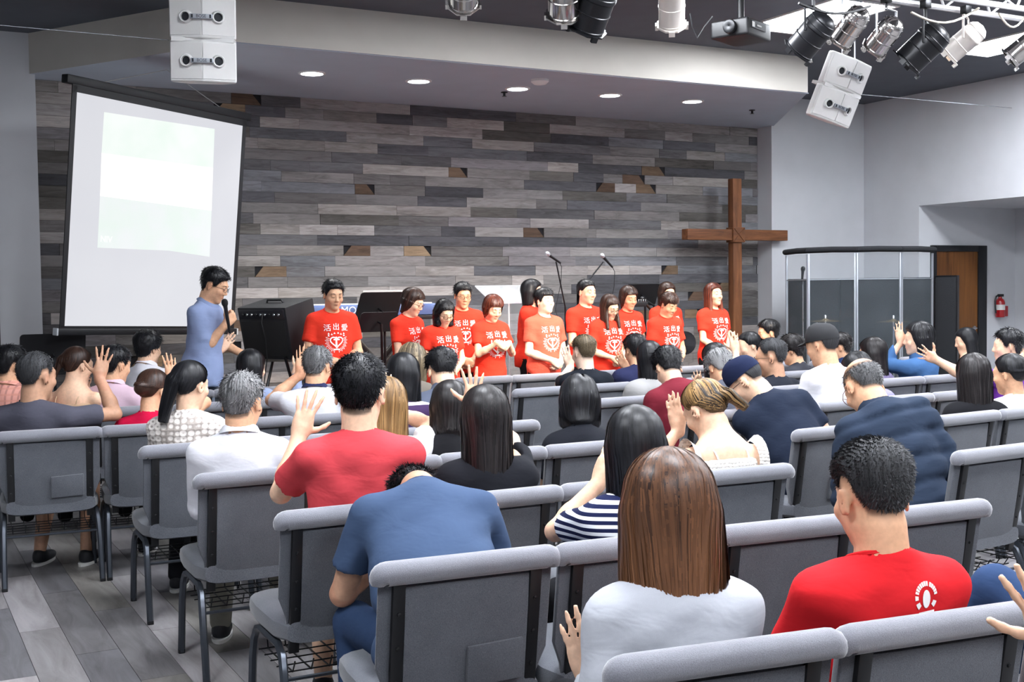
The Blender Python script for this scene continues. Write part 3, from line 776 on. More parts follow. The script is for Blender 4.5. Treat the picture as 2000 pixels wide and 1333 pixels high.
def make_hair(st, R, T, s, h, parent, mat, nrib, rng, extra_down=None):
    R = R.astype(f32); T = T.astype(f32)
    seed = int(rng.integers(1 << 30))
    pr = []
    for kind, a, b, r1, r2 in st.get('locks', []):      # in head frame, b given as offset in the body frame
        pa = R @ (np.array(a, f32) * s) + T
        pb = pa + np.array(b, f32) * s if kind == 'drop' else R @ (np.array(b, f32) * s) + T
        cut = None
        if kind == 'drop':
            n = nrm(pb - pa); cut = (pb, n)
        pr.append(cone(pa, pb, r1 * s, r2 * s, k=st.get('lk', 0.03), cut=cut))
    amp = st.get('amp', 0.0016); lump = st.get('lump', 0.0)
    ph = rng.uniform(0, 6.28, 6)
    def fn(P):
        shp = P.shape; q = (P - T) @ R
        t, m = hair_thick(st, q, s)
        d = skull_d(q, s) - t
        if pr:
            d2 = field(pr, P) if P.shape[1] > 1 else field(pr, P, far=0.2)
            d = smin(d, d2, f32(0.025))
            if st.get('facecut', True):
                # keep the face free
                c = Prim('ell', (0, 0.105 * s, -0.02 * s), (0.060 * s, 0.075 * s, 0.088 * s)).d(q)
                d = -smin(-d, c, f32(0.015))
        phi = np.arctan2(q[..., 0], q[..., 1] + 0.03 * s)
        wz = sstep(np.hypot(q[..., 0], q[..., 1] + 0.03 * s), 0.008, 0.05)
        d = d - amp * az_noise(phi, q[..., 2], seed) * wz
        if lump:
            L = st.get('lf', 55.0)
            d = d - lump * np.sin(q[..., 0] * L + ph[0] + 2 * np.sin(q[..., 2] * L * .7 + ph[1])) * np.sin(q[..., 1] * L * 1.1 + ph[2]) * np.sin(q[..., 2] * L + ph[3] + 2 * np.sin(q[..., 0] * L * .6))
        return d.astype(f32)
    c0 = T + R @ np.array((0, -0.014, 0.03), f32) * s
    lo = c0 - 0.165 * s; hi = c0 + 0.165 * s
    for p in pr: lo = np.minimum(lo, p.c - p.rad - 0.02); hi = np.maximum(hi, p.c + p.rad + 0.02)
    v, f = mesh_field(fn, lo, hi, h, slack=1.4)
    q = (v - T) @ R
    phi = np.arctan2(q[:, 0], q[:, 1] + 0.03 * s)
    # keep only faces that stand above the skin
    if not pr or st['kind'] in ('pony', 'bun'):
        t, m = hair_thick(st, q, s)
        keep = (m > 0.03) | (skull_d(q, s) > 0.006)
        kf = keep[f].any(1); f = f[kf]
    om = st.get('ombre', 0.0)
    hu = phi * 1.0 + 0.15 * np.sin(q[:, 2] * 25 + seed % 7)
    hv = st.get('hl', 0.0) + om * np.clip((0.06 - q[:, 2]) / 0.30, 0, 1.2) + st.get('topl', 0.0) * sstep(q[:, 2], 0.02, 0.09)
    if st.get('gray'): hv = hv + st['gray'] * sstep(np.abs(np.sin(phi * 3.1 + seed)), 0.3, 1)
    verts = [v]; faces = [f]; HU = [hu]; HV = [hv]; nv = len(v)
    # ribbons of hair lying on the shell
    if nrib > 0:
        n = nrib; np_, nz = 9, (0 if not pr else 11)
        ph0 = rng.uniform(-PI, PI, n)
        th = np.linspace(0.10, PI / 2 * 1.05, np_)[None] * np.ones((n, 1)) + rng.uniform(-0.06, 0.06, (n, 1))
        drift = rng.uniform(-0.25, 0.25, (n, 1)) * np.linspace(0, 1, np_)[None]
        crown = np.array((0, -0.022, 0.03), f32) * s
        pp = ph0[:, None] + drift
        dirs = np.stack([np.sin(th) * np.sin(pp), np.sin(th) * np.cos(pp), np.cos(th)], -1)
        org = np.broadcast_to(crown, dirs.shape)
        if nz:
            zmin = min(((p.b - T) @ R)[2] for p in pr)
            dz = np.linspace(0.0, 1.0, nz + 1)[1:]
            zz = crown[2] + (zmin * rng.uniform(0.80, 1.0, (n, 1)) - crown[2]) * dz[None]
            wl = np.clip((crown[2] - zz) / max(1e-3, crown[2] - zmin), 0, 1)
            ab = np.mean([(p.b - T) @ R for p in pr], axis=0)
            o2 = np.stack([ab[0] * wl, -0.022 * s + (ab[1] * 0.9 + 0.022 * s) * wl, zz], -1)
            p2 = (ph0[:, None] + drift[:, -1:]) * np.ones((1, nz))
            d2 = np.stack([np.sin(p2), np.cos(p2), np.zeros_like(p2)], -1)
            dirs = np.concatenate([dirs, d2], 1); org = np.concatenate([org, o2], 1)
        K = dirs.shape[1]
        ow = org @ R.T + T; dw = dirs @ R.T
        rr = np.linspace(0.01, 0.20, 26, dtype=f32) * s
        PP = (ow[:, :, None] + dw[:, :, None] * rr[None, None, :, None]).astype(f32).reshape(n * K, 26, 3)
        D = np.concatenate([fn(PP[i:i + 3000]) for i in range(0, len(PP), 3000)])
        ins = D < 0
        last = np.where(ins.any(1), 25 - np.argmax(ins[:, ::-1], 1), -1)
        ok = (last >= 0) & (last < 25)
        li = np.clip(last, 0, 24); a = D[np.arange(len(D)), li]; b = D[np.arange(len(D)), li + 1]
        t = np.where(np.abs(a - b) > 1e-6, a / (a - b + 1e-9), 0)
        rad = rr[li] + (rr[1] - rr[0]) * np.clip(t, 0, 1)
        S = (ow.reshape(-1, 3) + dw.reshape(-1, 3) * rad[:, None]).reshape(n, K, 3)
        ok = ok.reshape(n, K)
        ql = (S - T) @ R
        tk, mm = hair_thick(st, ql, s)
        vis = (mm > 0.30) | ((skull_d(ql, s) > 0.010))
        if pr and st.get('facecut', True):
            c = Prim('ell', (0, 0.105 * s, -0.02 * s), (0.060 * s, 0.075 * s, 0.088 * s)).d(ql); vis &= c > -0.004
        ok &= vis
        ok = np.cumprod(ok, 1).astype(bool)
        lift = st.get('lift', 0.0036) * np.linspace(0.3, 1, K)[None, :, None] * rng.uniform(0.3, 1.6, (n, 1, 1))
        out = dw.reshape(n, K, 3)
        S = S + out * lift
        tang = np.gradient(S, axis=1)
        side = np.cross(tang, out); side /= (np.linalg.norm(side, axis=-1, keepdims=True) + 1e-9)
        wd = st.get('rw', 0.0028) * s * rng.uniform(0.6, 1.5, (n, 1, 1)) * np.sin(np.linspace(0.35, PI * 0.98, K))[None, :, None]
        A = (S - side * wd); Bv = (S + side * wd)
        vid = np.arange(n * K).reshape(n, K) * 2 + nv
        vv = np.stack([A, Bv], 2).reshape(-1, 3)
        good = ok[:, :-1] & ok[:, 1:]
        i, j = np.nonzero(good)
        ff = np.stack([vid[i, j], vid[i, j] + 1, vid[i, j + 1] + 1, vid[i, j + 1]], -1)
        verts.append(vv); faces.append(ff)
        HU.append(np.repeat((ph0[:, None] * 1.0 + np.zeros((1, K))).reshape(-1), 2) + np.repeat(rng.uniform(0, 3, n), 2 * K))
        zq = np.repeat(ql[..., 2].reshape(-1), 2)
        HV.append(st.get('hl', 0.0) + np.repeat(rng.normal(0.02, st.get('vary', 0.10), n), 2 * K) + om * np.clip((0.06 - zq) / 0.30, 0, 1.2) + st.get('topl', 0.0) * sstep(zq, 0.02, 0.09))
    # short tufts standing off the shell
    nt_ = st.get('tufts', 0)
    if nt_ > 0 and len(f):
        nt_ = int(nt_ * st.get('_tl', 1.0))
        ids = f[rng.integers(0, len(f), nt_)][:, 0]
        b0 = v[ids]; ql = (b0 - T) @ R; tk, mm = hair_thick(st, ql, s); okm = (mm > 0.55)
        b0 = b0[okm]; ql = ql[okm]; n = len(b0)
        if n:
            out = ql - np.array((0, -0.014, 0.02), f32) * s; out /= np.linalg.norm(out, axis=1, keepdims=True)
            cr = np.array((0.012, -0.045, 0.105), f32) * s
            fl = ql - cr; fl = fl - out * (fl * out).sum(1, keepdims=True); fl /= (np.linalg.norm(fl, axis=1, keepdims=True) + 1e-6)
            fl = fl + rng.normal(0, 0.35, fl.shape)
            L = st.get('tlen', 0.014) * rng.uniform(0.5, 1.4, (n, 1)) * s
            tip = ql + (out * st.get('tout', 0.45) + fl * 0.8) * L
            sd_ = np.cross(out, fl); sd_ /= (np.linalg.norm(sd_, axis=1, keepdims=True) + 1e-6)
            wd = st.get('tw', 0.0011) * s
            pts = np.stack([ql - out * 0.002 - sd_ * wd, ql - out * 0.002 + sd_ * wd, (ql + tip) / 2 + out * 0.002 + sd_ * wd * 0.8, tip], 1).reshape(-1, 3)
            base_ = sum(len(x) for x in verts)
            verts.append(pts @ R.T + T); faces.append(np.arange(n * 4).reshape(n, 4) + base_)
            HU.append(np.repeat(rng.uniform(-3, 3, n), 4)); HV.append(np.repeat(st.get('hl', 0.0) + rng.normal(0.04, st.get('vary', 0.10) * 1.3, n), 4))
    V = np.concatenate(verts); F = np.concatenate(faces)
    used = np.zeros(len(V), bool); used[F.ravel()] = True
    remap = np.cumsum(used) - 1
    me = np_mesh('hair', V[used], remap[F], mat, {'hu': np.concatenate(HU)[used], 'hv': np.concatenate(HV)[used]})
    return link('hair', me, parent), fn
_dr = random.Random(3)
def drops(L, r=0.034, back=0.03, w=0.062, front=None, flare=1.15, rag=0.12):
    """locks of long straight hair hanging by L below the ears"""
    o = []
    for x, y in ((-w, -0.018), (-w * 0.86, -0.038), (-w * 0.58, -0.055), (-w * 0.28, -0.064), (0, -0.067), (w * 0.28, -0.064), (w * 0.58, -0.055), (w * 0.86, -0.038), (w, -0.018)):
        l_ = L * _dr.uniform(1 - rag, 1 + rag * 0.6); rr = r * _dr.uniform(0.80, 0.98)
        o.append(('drop', (x, y, 0.0), (x * (flare - 1) * 2 + _dr.uniform(-0.006, 0.006), -back + _dr.uniform(-0.006, 0.006), -l_), rr, rr * 0.78))
    if front:
        for x in (-1, 1):
            o.append(('drop', (x * 0.066, 0.022, 0.0), (x * 0.012, front[1], -front[0]), 0.022, 0.020))
    return o
HAIR = {
    'black': hair_mat('hair_black', '08080a', '303137', 0.42), 'cropped': hair_mat('hair_cropped_black', '1b1c1e', '626367', 0.65), 'soft': hair_mat('hair_soft_black', '0f0d0f', '383232', 0.42),
    'brown': hair_mat('hair_brown', '2a1b15', '8a5d3e', 0.40), 'dkbrown': hair_mat('hair_dark_brown', '1a1210', '5c4034', 0.40),
    'auburn': hair_mat('hair_auburn', '2b1310', '8c4a35', 0.38), 'blond': hair_mat('hair_blond', '40301e', 'b98f5c', 0.42),
    'gray': hair_mat('hair_grey', '2a2b2e', 'a9a9aa', 0.5), 'ltbrown': hair_mat('hair_light_brown', '3a2c22', '9c8264', 0.45),
    'sandy': hair_mat('hair_sandy', '3c3327', '9f8d70', 0.5), 'highlight': hair_mat('hair_highlighted', '1a1412', 'c39a63', 0.42)}
SKIN = {'a': skin_mat('skin_light', 'e6bd9f'), 'b': skin_mat('skin_mid', 'd9a987'), 'c': skin_mat('skin_tan', 'bb9075'), 'd': skin_mat('skin_fair', 'efcfb8')}
M_gl = simple('glasses_black', '121114', 0.3, coat=0.3)
M_glr = simple('glasses_wire', '6a4a3c', 0.35, 0.5)
M_lash = simple('lash_dark', '2a1c18', 0.7)
M_lens = glass('glasses_lens', (0.9, 0.92, 0.95), 0.10)
# ---- clothing materials
def stripes(name, c1, c2, freq, axis=2, duty=0.5, off=0.0, fold=0.35):
    if name in MATS: return MATS[name]
    m, nt, b = _nt(name)
    tc = nd(nt, 'ShaderNodeTexCoord'); sp = nd(nt, 'ShaderNodeSeparateXYZ'); nt.links.new(tc.outputs['Object'], sp.inputs[0])
    mu = nd(nt, 'ShaderNodeMath', operation='MULTIPLY_ADD'); mu.inputs[1].default_value = freq; mu.inputs[2].default_value = off
    nt.links.new(sp.outputs[axis], mu.inputs[0])
    fr = nd(nt, 'ShaderNodeMath', operation='FRACT'); nt.links.new(mu.outputs[0], fr.inputs[0])
    lt = nd(nt, 'ShaderNodeMath', operation='LESS_THAN'); lt.inputs[1].default_value = duty; nt.links.new(fr.outputs[0], lt.inputs[0])
    mx = nd(nt, 'ShaderNodeMixRGB'); mx.inputs[1].default_value = lin(c1); mx.inputs[2].default_value = lin(c2)
    nt.links.new(lt.outputs[0], mx.inputs[0]); nt.links.new(mx.outputs[0], b.inputs['Base Color'])
    b.inputs['Roughness'].default_value = 0.9; b.inputs['Specular IOR Level'].default_value = 0.15
    n3 = nd(nt, 'ShaderNodeTexNoise'); n3.inputs['Scale'].default_value = 8; nt.links.new(tc.outputs['Object'], n3.inputs['Vector']); bump(nt, b, n3.outputs['Fac'], fold, 0.02)
    MATS[name] = m; return m
def crochet(name, c1, c2, scale=36.0):
    """open-work knit: rows of small fans with dark gaps"""
    if name in MATS: return MATS[name]
    m, nt, b = _nt(name)
    v = coords(nt, (scale, scale * 0.4, scale * 1.15))
    vo = nd(nt, 'ShaderNodeTexVoronoi', feature='F1'); vo.inputs['Scale'].default_value = 1.0; vo.inputs['Randomness'].default_value = 0.25
    nt.links.new(v, vo.inputs['Vector'])
    nt.links.new(ramp(nt, vo.outputs['Distance'], [(0.0, lin(c2)), (0.16, lin(c2)), (0.26, lin(c1)), (0.5, lin(c1)), (0.62, lin(c2))]), b.inputs['Base Color'])
    b.inputs['Roughness'].default_value = 0.95; b.inputs['Specular IOR Level'].default_value = 0.1
    bump(nt, b, vo.outputs['Distance'], 0.8, 0.012)
    MATS[name] = m; return m
def plaid(name, c1, c2, c3, f=26.0):
    if name in MATS: return MATS[name]
    m, nt, b = _nt(name)
    tc = nd(nt, 'ShaderNodeTexCoord'); sp = nd(nt, 'ShaderNodeSeparateXYZ'); nt.links.new(tc.outputs['Object'], sp.inputs[0])
    cur = None
    for ax in (0, 2):
        mu = nd(nt, 'ShaderNodeMath', operation='MULTIPLY'); mu.inputs[1].default_value = f; nt.links.new(sp.outputs[ax], mu.inputs[0])
        fr = nd(nt, 'ShaderNodeMath', operation='FRACT'); nt.links.new(mu.outputs[0], fr.inputs[0])
        lt = nd(nt, 'ShaderNodeMath', operation='LESS_THAN'); lt.inputs[1].default_value = 0.32; nt.links.new(fr.outputs[0], lt.inputs[0])
        mx = nd(nt, 'ShaderNodeMixRGB'); mx.inputs[2].default_value = lin(c2 if ax == 0 else c3)
        if cur is None: mx.inputs[1].default_value = lin(c1)
        else: nt.links.new(cur, mx.inputs[1])
        h = nd(nt, 'ShaderNodeMath', operation='MULTIPLY'); h.inputs[1].default_value = 0.6; nt.links.new(lt.outputs[0], h.inputs[0])
        nt.links.new(h.outputs[0], mx.inputs[0]); cur = mx.outputs[0]
    nt.links.new(cur, b.inputs['Base Color']); b.inputs['Roughness'].default_value = 0.9
    MATS[name] = m; return m
def cl(c, **kw): return fabric('cloth_' + c, c, 700, 0.06, 0.9, c2=None if 'c2' not in kw else kw['c2'], bmp=0.1, fold=kw.get('fold', 0.20))
M_print = simple('shirt_print_white', 'f3f0ee', 0.8)
M_jean = cl('2c3e5c'); M_black = cl('17181c'); M_khaki = cl('b7a98f')
M_shoe = simple('shoe_black', '1b1d22', 0.6); M_sole = simple('shoe_sole', 'd9d9d6', 0.6)
M_cu = simple('shoe_brown', '5a4a44', 0.6)
EMB = None
def emblem_polys():
    """white chest print: three characters over a heart with a cross, sparks and rays; unit metres, x to the viewer's right"""
    global EMB
    if EMB is not None: return EMB
    vs, fs = [], []
    def add(v, f):
        o = len(vs); vs.extend([(p[0], p[1]) for p in v]); fs.extend([tuple(i + o for i in g) for g in f])
    def strip(pts, wd):
        pts = [np.array(p) for p in pts]; L, Rr = [], []
        for i, p in enumerate(pts):
            t = pts[min(i + 1, len(pts) - 1)] - pts[max(i - 1, 0)]; t = t / (np.linalg.norm(t) + 1e-9); nn = np.array((-t[1], t[0]))
            w_ = wd[i] if isinstance(wd, (list, tuple)) else wd
            L.append(p + nn * w_ / 2); Rr.append(p - nn * w_ / 2)
        n = len(pts); add(L + Rr, [(i, i + 1, n + i + 1, n + i) for i in range(n - 1)])
    for ch, x, y in (('\u6d3b', -0.076, 0.082), ('\u51fa', -0.002, 0.090), ('\u611b', 0.074, 0.082)):
        v, f = text_mesh(ch, 0.062)
        if not v: continue
        xs = [p.x for p in v]; ys = [p.y for p in v]; cx, cy = (min(xs) + max(xs)) / 2, (min(ys) + max(ys)) / 2
        for e in (0.0, 0.0016):      # slightly emboldened
            add([(p.x - cx + x + e, p.y - cy + y) for p in v], f)
    heart = []
    for k in range(0, 33):
        t = 2 * PI * k / 32; heart.append((16 * math.sin(t) ** 3 / 16 * 0.053, (13 * math.cos(t) - 5 * math.cos(2 * t) - 2 * math.cos(3 * t) - math.cos(4 * t)) / 16 * 0.050 - 0.036))
    strip(heart, 0.0105)
    strip([(-0.003, -0.072), (-0.003, 0.006)], [0.017, 0.012]); strip([(-0.026, -0.018), (0.026, -0.018)], 0.012)
    for x, y, r in ((-0.066, 0.032, .009), (-0.066, 0.016, .009), (-0.040, 0.026, .009), (-0.017, 0.036, .009), (0.014, 0.037, .009), (0.038, 0.028, .009), (0.064, 0.032, .009), (0.064, 0.016, .009)):
        add([(x - r, y - r * 0.7), (x + r, y - r * 0.7), (x, y + r)], [(0, 1, 2)])
    for sgn in (-1, 1):
        for k in range(13):
            a = R_(22 - k * 8.2); r0 = 0.062 + 0.004 * (k % 2); r1 = r0 + (0.034 if k % 2 == 0 else 0.022)
            ca, sa = math.cos(a) * sgn, math.sin(a)
            strip([(ca * r0, sa * r0 - 0.034), (ca * r1, sa * r1 - 0.034)], [0.0028, 0.0048])
    strip([(-0.028, -0.101), (0.028, -0.101)], 0.012)
    EMB = (np.array(vs, f32), fs); return EMB
def badge_polys():
    """small white back badge: an upright oval inside a broken ring of blocks with a bar beneath"""
    vs, fs = [], []
    def add(v, f): o = len(vs); vs.extend(v); fs.extend([tuple(i + o for i in g) for g in f])
    def arc(a0, a1, r0, r1, n=8):
        v = []
        for k in range(n + 1):
            a = R_(a0 + (a1 - a0) * k / n); v += [(r0 * math.cos(a), r0 * math.sin(a)), (r1 * math.cos(a), r1 * math.sin(a))]
        add(v, [(2 * k, 2 * k + 1, 2 * k + 3, 2 * k + 2) for k in range(n)])
    for k in range(7): arc(160 - k * 12.5, 150.5 - k * 12.5, 0.026, 0.036, 3)
    for k in range(5): arc(66 - k * 12.5, 56 - k * 12.5, 0.026, 0.036, 3)
    arc(186, 168, 0.026, 0.036, 4); arc(226, 200, 0.024, 0.036, 4); arc(-48, -22, 0.024, 0.036, 4)
    v = [(0.0125 * math.cos(q) + 0.002 * 0, 0.0215 * math.sin(q) - 0.004) for q in np.linspace(0, 2 * PI, 20, endpoint=False)]
    add(v, [tuple(range(20))])
    add([(-0.024, -0.033), (0.026, -0.033), (0.026, -0.041), (-0.024, -0.041)], [(0, 3, 2, 1)])
    for k in range(9): x = -0.021 + k * 0.0052; add([(x, -0.0435), (x + 0.0036, -0.0435), (x + 0.0036, -0.0462), (x, -0.0462)], [(0, 3, 2, 1)])
    return np.array(vs, f32), fs
def project_print(polys, shirt, C, U, Vv, Nn, mat, name, off=0.0035):
    """lay a flat print onto the cloth: rays cast back along the chest normal"""
    vs, fs = polys; me = shirt.data
    bvh = BVHTree.FromPolygons([v.co for v in me.vertices], [tuple(p.vertices) for p in me.polygons])
    U, Vv, Nn, C = Vector(U), Vector(Vv), Vector(Nn), Vector(C); pts = []
    for (x, y) in vs:
        o = C + U * float(x) + Vv * float(y) + Nn * 0.4
        hit, nn, _, _ = bvh.ray_cast(o, -Nn, 0.8)
        pts.append((hit + Nn * off) if hit is not None else None)
    good = [f for f in fs if all(pts[i] is not None for i in f)]
    keep = sorted({i for f in good for i in f}); mp = {k: i for i, k in enumerate(keep)}
    mb = MB(); mb.add([pts[k] for k in keep], [tuple(mp[i] for i in f) for f in good])
    return mb.build(name, mat, shirt, fix=False)
# ---- a whole figure
NP = [0]
def person(label, head, Y, kind='sit', yaw=None, lean=-5.0, side=0.0, bow=8.0, turn=0.0, tilt=0.0, skin='b', fem=False, hs=1.0, bw=1.0,
           hair=None, hcol='black', top='tee', tcol=None, legs=None, arms=None, glasses=None, front=False, lod=None, emblem=False, badge=False,
           collar=None, fat=0.0, group=None, fixT=None, strap=None, shorts=False, feet=False, ribbons=None, lapz=0.0, sleeve=None, sw=None, cap=None, hips=0.0, kneepx=None):
    """Y: plane of the chair back (sit) or of the feet (stand); head: pixel of the head centre used to measure its place in the room"""
    rng = np.random.default_rng(1000 + NP[0]); NP[0] += 1
    if yaw is None:            # turned from the chair towards the group on stage
        g = onY(head[0], head[1], (Y[0] if isinstance(Y, tuple) else Y) + 0.3); ang = math.degrees(math.atan2(5.6 - g.x, 9.8 - g.y))
        yaw = -0.5 * ang; turn = turn - 0.4 * ang
    psi = R_(yaw); ca, sa = math.cos(psi), math.sin(psi)
    a, sd = R_(lean), R_(side)
    Yrow = Y
    TR = (roty(sd) @ rotx(-a)).astype(f32)                  # torso frame (columns: right, forward, up)
    HR = (rotz(R_(turn)) @ roty(R_(tilt)) @ rotx(-R_(bow))).astype(f32)
    tu = TR[:, 2]
    s = 1.0
    hoff = 0.05 * tu + HR @ np.array((0, 0.018, 0.108), f32) * hs
    zp, T = (0.545, 0.475) if kind == 'sit' else (0.93, 0.50)
    for it in range(5):
        Hc = np.array((0, 0, zp), f32) + tu * T + hoff * s
        if isinstance(Yrow, tuple):
            gx = float(Hw[0]) if it else float(onY(head[0], head[1], Yrow[0] + 0.3).x)
            Y = Yrow[0] + math.tan(R_(Yrow[1])) * (gx - Yrow[2])
        yh = (Y + 0.285 if kind == 'sit' else Y) + (sa * Hc[0] + ca * Hc[1])
        Hw = np.array(onY(head[0], head[1], yh), f32)
        if kind == 'sit':
            T = float((Hw[2] - zp - hoff[2]) / max(tu[2], 0.25)); T = min(max(T, 0.33), 0.62) if fixT is None else fixT
        else:
            s = float(Hw[2] / (0.93 + 0.50 * tu[2] + hoff[2])); s = min(max(s, 0.7), 1.2); zp, T = 0.93 * s, 0.50 * s
    Hc = np.array((0, 0, zp), f32) + tu * T + hoff * s
    hs = hs * (s if kind == 'stand' else 1.0)
    ox = Hw[0] - (ca * Hc[0] - sa * Hc[1]); oy = Hw[1] - (sa * Hc[0] + ca * Hc[1])
    dep = float(Hw @ np.array(CF))
    if lod is None: lod = 0.0064 if dep < 4.6 else (0.0078 if dep < 7.0 else 0.0098)
    if front: lod = min(lod, 0.0074)
    P0 = np.array((0, 0, zp), f32); N = P0 + tu * T
    toL = lambda p: (np.array((ca * (p[0] - ox) + sa * (p[1] - oy), -sa * (p[0] - ox) + ca * (p[1] - oy), p[2]), f32))
    ss = T / 0.475 if kind == 'sit' else s
    ws = (0.90 if fem else 1.0) * bw * (s if kind == 'stand' else 1.0)
    swd = (0.168 if sw is None else sw) * ws
    tf = lambda x, y, z: P0 + TR @ np.array((x, y, z), f32)
    # ------------------------------------------------ arms
    l1, l2 = 0.285 * (0.93 if fem else 1) * (s if kind == 'stand' else 1), 0.255 * (0.93 if fem else 1) * (s if kind == 'stand' else 1)
    arm = {}
    for sg, nm in ((-1, 'L'), (1, 'R')):
        S = N + TR @ np.array((sg * swd, -0.004, -0.062 * (s if kind == 'stand' else 1)), f32)
        spec = dict((arms or {}).get(nm, {}))
        pose = spec.get('pose', 'relax'); hint = np.array(spec.get('hint', (sg * 0.55, -0.35, -0.9)), f32)
        if 'w' in spec:
            Yp = spec['Y']; Wt = toL(onY(spec['w'][0], spec['w'][1], Yp))
            ft = toL(onY(spec['f'][0], spec['f'][1], Yp + spec.get('df', 0.0))); fd = nrm(ft - Wt)
            cl_ = toL(CP); bk = nrm(cl_ - Wt) * spec.get('bs', 1.0)
            if 'bk' in spec: bk = np.array(spec['bk'], f32)
        else:
            dl = (sg * 0.075, 0.33, 0.62 + lapz) if kind == 'sit' else (sg * 0.05, 0.17, 0.80 * s)
            Wt = np.array(spec.get('loc', dl), f32)
            fd = nrm(spec.get('fd', (-sg * 0.75, 0.55, -0.25) if kind == 'sit' else (-sg * 0.75, 0.15, -0.6)))
            bk = np.array(spec.get('bk', (0, 0.3, 1) if kind == 'sit' else (0, 1, 0.1)), f32)
        E, Wr = ik(S, Wt, l1, l2, hint)
        if 'w' in spec and np.linalg.norm(Wt - Wr) > 0.02: Wr = Wr
        arm[nm] = (S, E, Wr, fd, bk, pose, sg)
    # ------------------------------------------------ skin: head, neck, shoulders, arms and hands in one surface
    hp = xf(head_prims(hs, fem), HR, Hc)
    prims = list(hp)
    nb = Hc + HR @ np.array((0, -0.022, -0.075), f32) * hs
    nr = (0.050 if fem else 0.057) * hs * (1 + 0.3 * fat)
    prims.append(cone(nb, N - tu * 0.03 + TR[:, 1] * -0.012, nr, nr * 1.12, k=0.03))
    prims.append(ell(N - tu * 0.045, (0.11 * ws, 0.070, 0.055), R=TR, k=0.05))
    if top in ('camisole', 'tank'):
        prims.append(ell(tf(0, 0.0, 0.74 * T), (0.158 * ws, 0.100, 0.175 * ss), R=TR, k=0.06))
    for nm in 'LR':
        S, E, Wr, fd, bk, pose, sg = arm[nm]; th = (0.86 if fem else 1.0) * (1 + 0.25 * fat) * (s if kind == 'stand' else 1)
        prims.append(cone(N - tu * 0.055, S, 0.052 * th, 0.050 * th, k=0.03))
        prims.append(cone(S, E, 0.050 * th, 0.039 * th, k=0.02))
        prims.append(cone(E, E + (Wr - E) * 0.35, 0.039 * th, 0.041 * th, k=0.015))
        prims.append(cone(E + (Wr - E) * 0.30, Wr, 0.041 * th, 0.0265 * th, k=0.015))
        yv = nrm(fd); zv = nrm(bk - yv * (bk @ yv)); xv = np.cross(yv, zv) * (1 if nm == 'L' else -1)
        Rh = np.stack([xv, yv, zv], 1).astype(f32)
        prims += xf(hand_prims(pose, (0.92 if fem else 1.0) * (s if kind == 'stand' else 1.0)), Rh, Wr)
    knee = {}; foot = {}
    for sg in (-1, 1):
        hip = P0 + np.array((sg * 0.090 * ws, 0.0, -0.02), f32)
        if kind == 'sit':
            kn = np.array((sg * (0.13 + hips), 0.46, 0.50), f32); fo = np.array((sg * (0.14 + hips), 0.43 - (0.12 if feet else 0), 0.085), f32)
        else:
            kn = np.array((sg * 0.095, 0.015, 0.48 * s), f32); fo = np.array((sg * 0.10, -0.01, 0.085 * s), f32)
        if kneepx and sg in kneepx:
            kn = toL(onY(*kneepx[sg])); fo = kn + np.array((0.02 * sg, 0.22, -0.34), f32)
        knee[sg] = (hip, kn, fo)
        if shorts: prims += [cone(kn - (0, 0.03, 0.0), kn * 0.62 + fo * 0.38, 0.055, 0.054, k=0.02), cone(kn * 0.62 + fo * 0.38, fo, 0.054, 0.035, k=0.02)]
    lo, hi = bounds(prims)
    v, f = mesh_field(lambda P: field(prims, P) if P.shape[1] > 1 else field(prims, P, far=0.06), lo, hi, lod)
    q = ((v - Hc) @ HR) / hs
    tint = np.ones((len(v), 3), f32)
    lip = np.exp(-((q[:, 0] / 0.021) ** 2 + ((q[:, 2] + 0.0605) / 0.0095) ** 2) * 1.2) * (q[:, 1] > 0.07)
    tint *= 1 - lip[:, None] * np.array((0.10, 0.38, 0.34), f32) * (1.0 if fem else 0.7)
    ch = np.exp(-(((np.abs(q[:, 0]) - 0.042) / 0.02) ** 2 + ((q[:, 2] + 0.025) / 0.022) ** 2)) * (q[:, 1] > 0.03)
    tint *= 1 - ch[:, None] * np.array((0.0, 0.09, 0.09), f32)
    ear = sstep(np.abs(q[:, 0]), 0.074, 0.086) * (np.abs(q[:, 2] + 0.008) < 0.05)
    tint *= 1 - ear[:, None] * np.array((0.0, 0.10, 0.11), f32)
    if hair and hair['kind'] in ('short', 'crop', 'bald'):
        # stubble shows through where the hair thins out at its edge
        t_, m_ = hair_thick(dict(hair, soft=hair.get('fade', 0.02)), q * hs, hs)
        k_ = sstep(m_, 0.0, 0.6) * (skull_d(q * hs, hs) < 0.012) * (np.abs(q[:, 0]) < 0.0795) * 0.80
        tint *= 1 - k_[:, None]
    body = link('person', np_mesh('person', v, f, SKIN[skin], {'tint': tint}))
    body.location = (ox, oy, 0); body.rotation_euler = (0, 0, psi)
    tag(body, label, 'person', group)
    # ------------------------------------------------ hair
    if hair:
        nr_ = hair['nrib'] if 'nrib' in hair else ((1500 if dep < 3.6 else 900) if dep < 4.6 else (420 if dep < 7 else 200))
        hair = dict(hair, _tl=1.0 if dep < 5 else (0.45 if dep < 7.5 else 0.25))
        make_hair(hair, HR, Hc, hs, 0.0072 if dep < 4.6 else (0.0088 if dep < 7 else 0.0105), body, HAIR[hcol], nr_, rng)
    # ------------------------------------------------ clothing
    o_ = 0.012
    slv = sleeve or {'tee': 'short', 'polo': 'short', 'shirt': 'long', 'sweater': 'long', 'jacket': 'long', 'puffer': 'long', 'camisole': 'none', 'tank': 'none'}[top]
    thick = {'jacket': 0.012, 'puffer': 0.03, 'sweater': 0.008}.get(top, 0.0)
    bs = 1 + 0.5 * fat
    sp = []
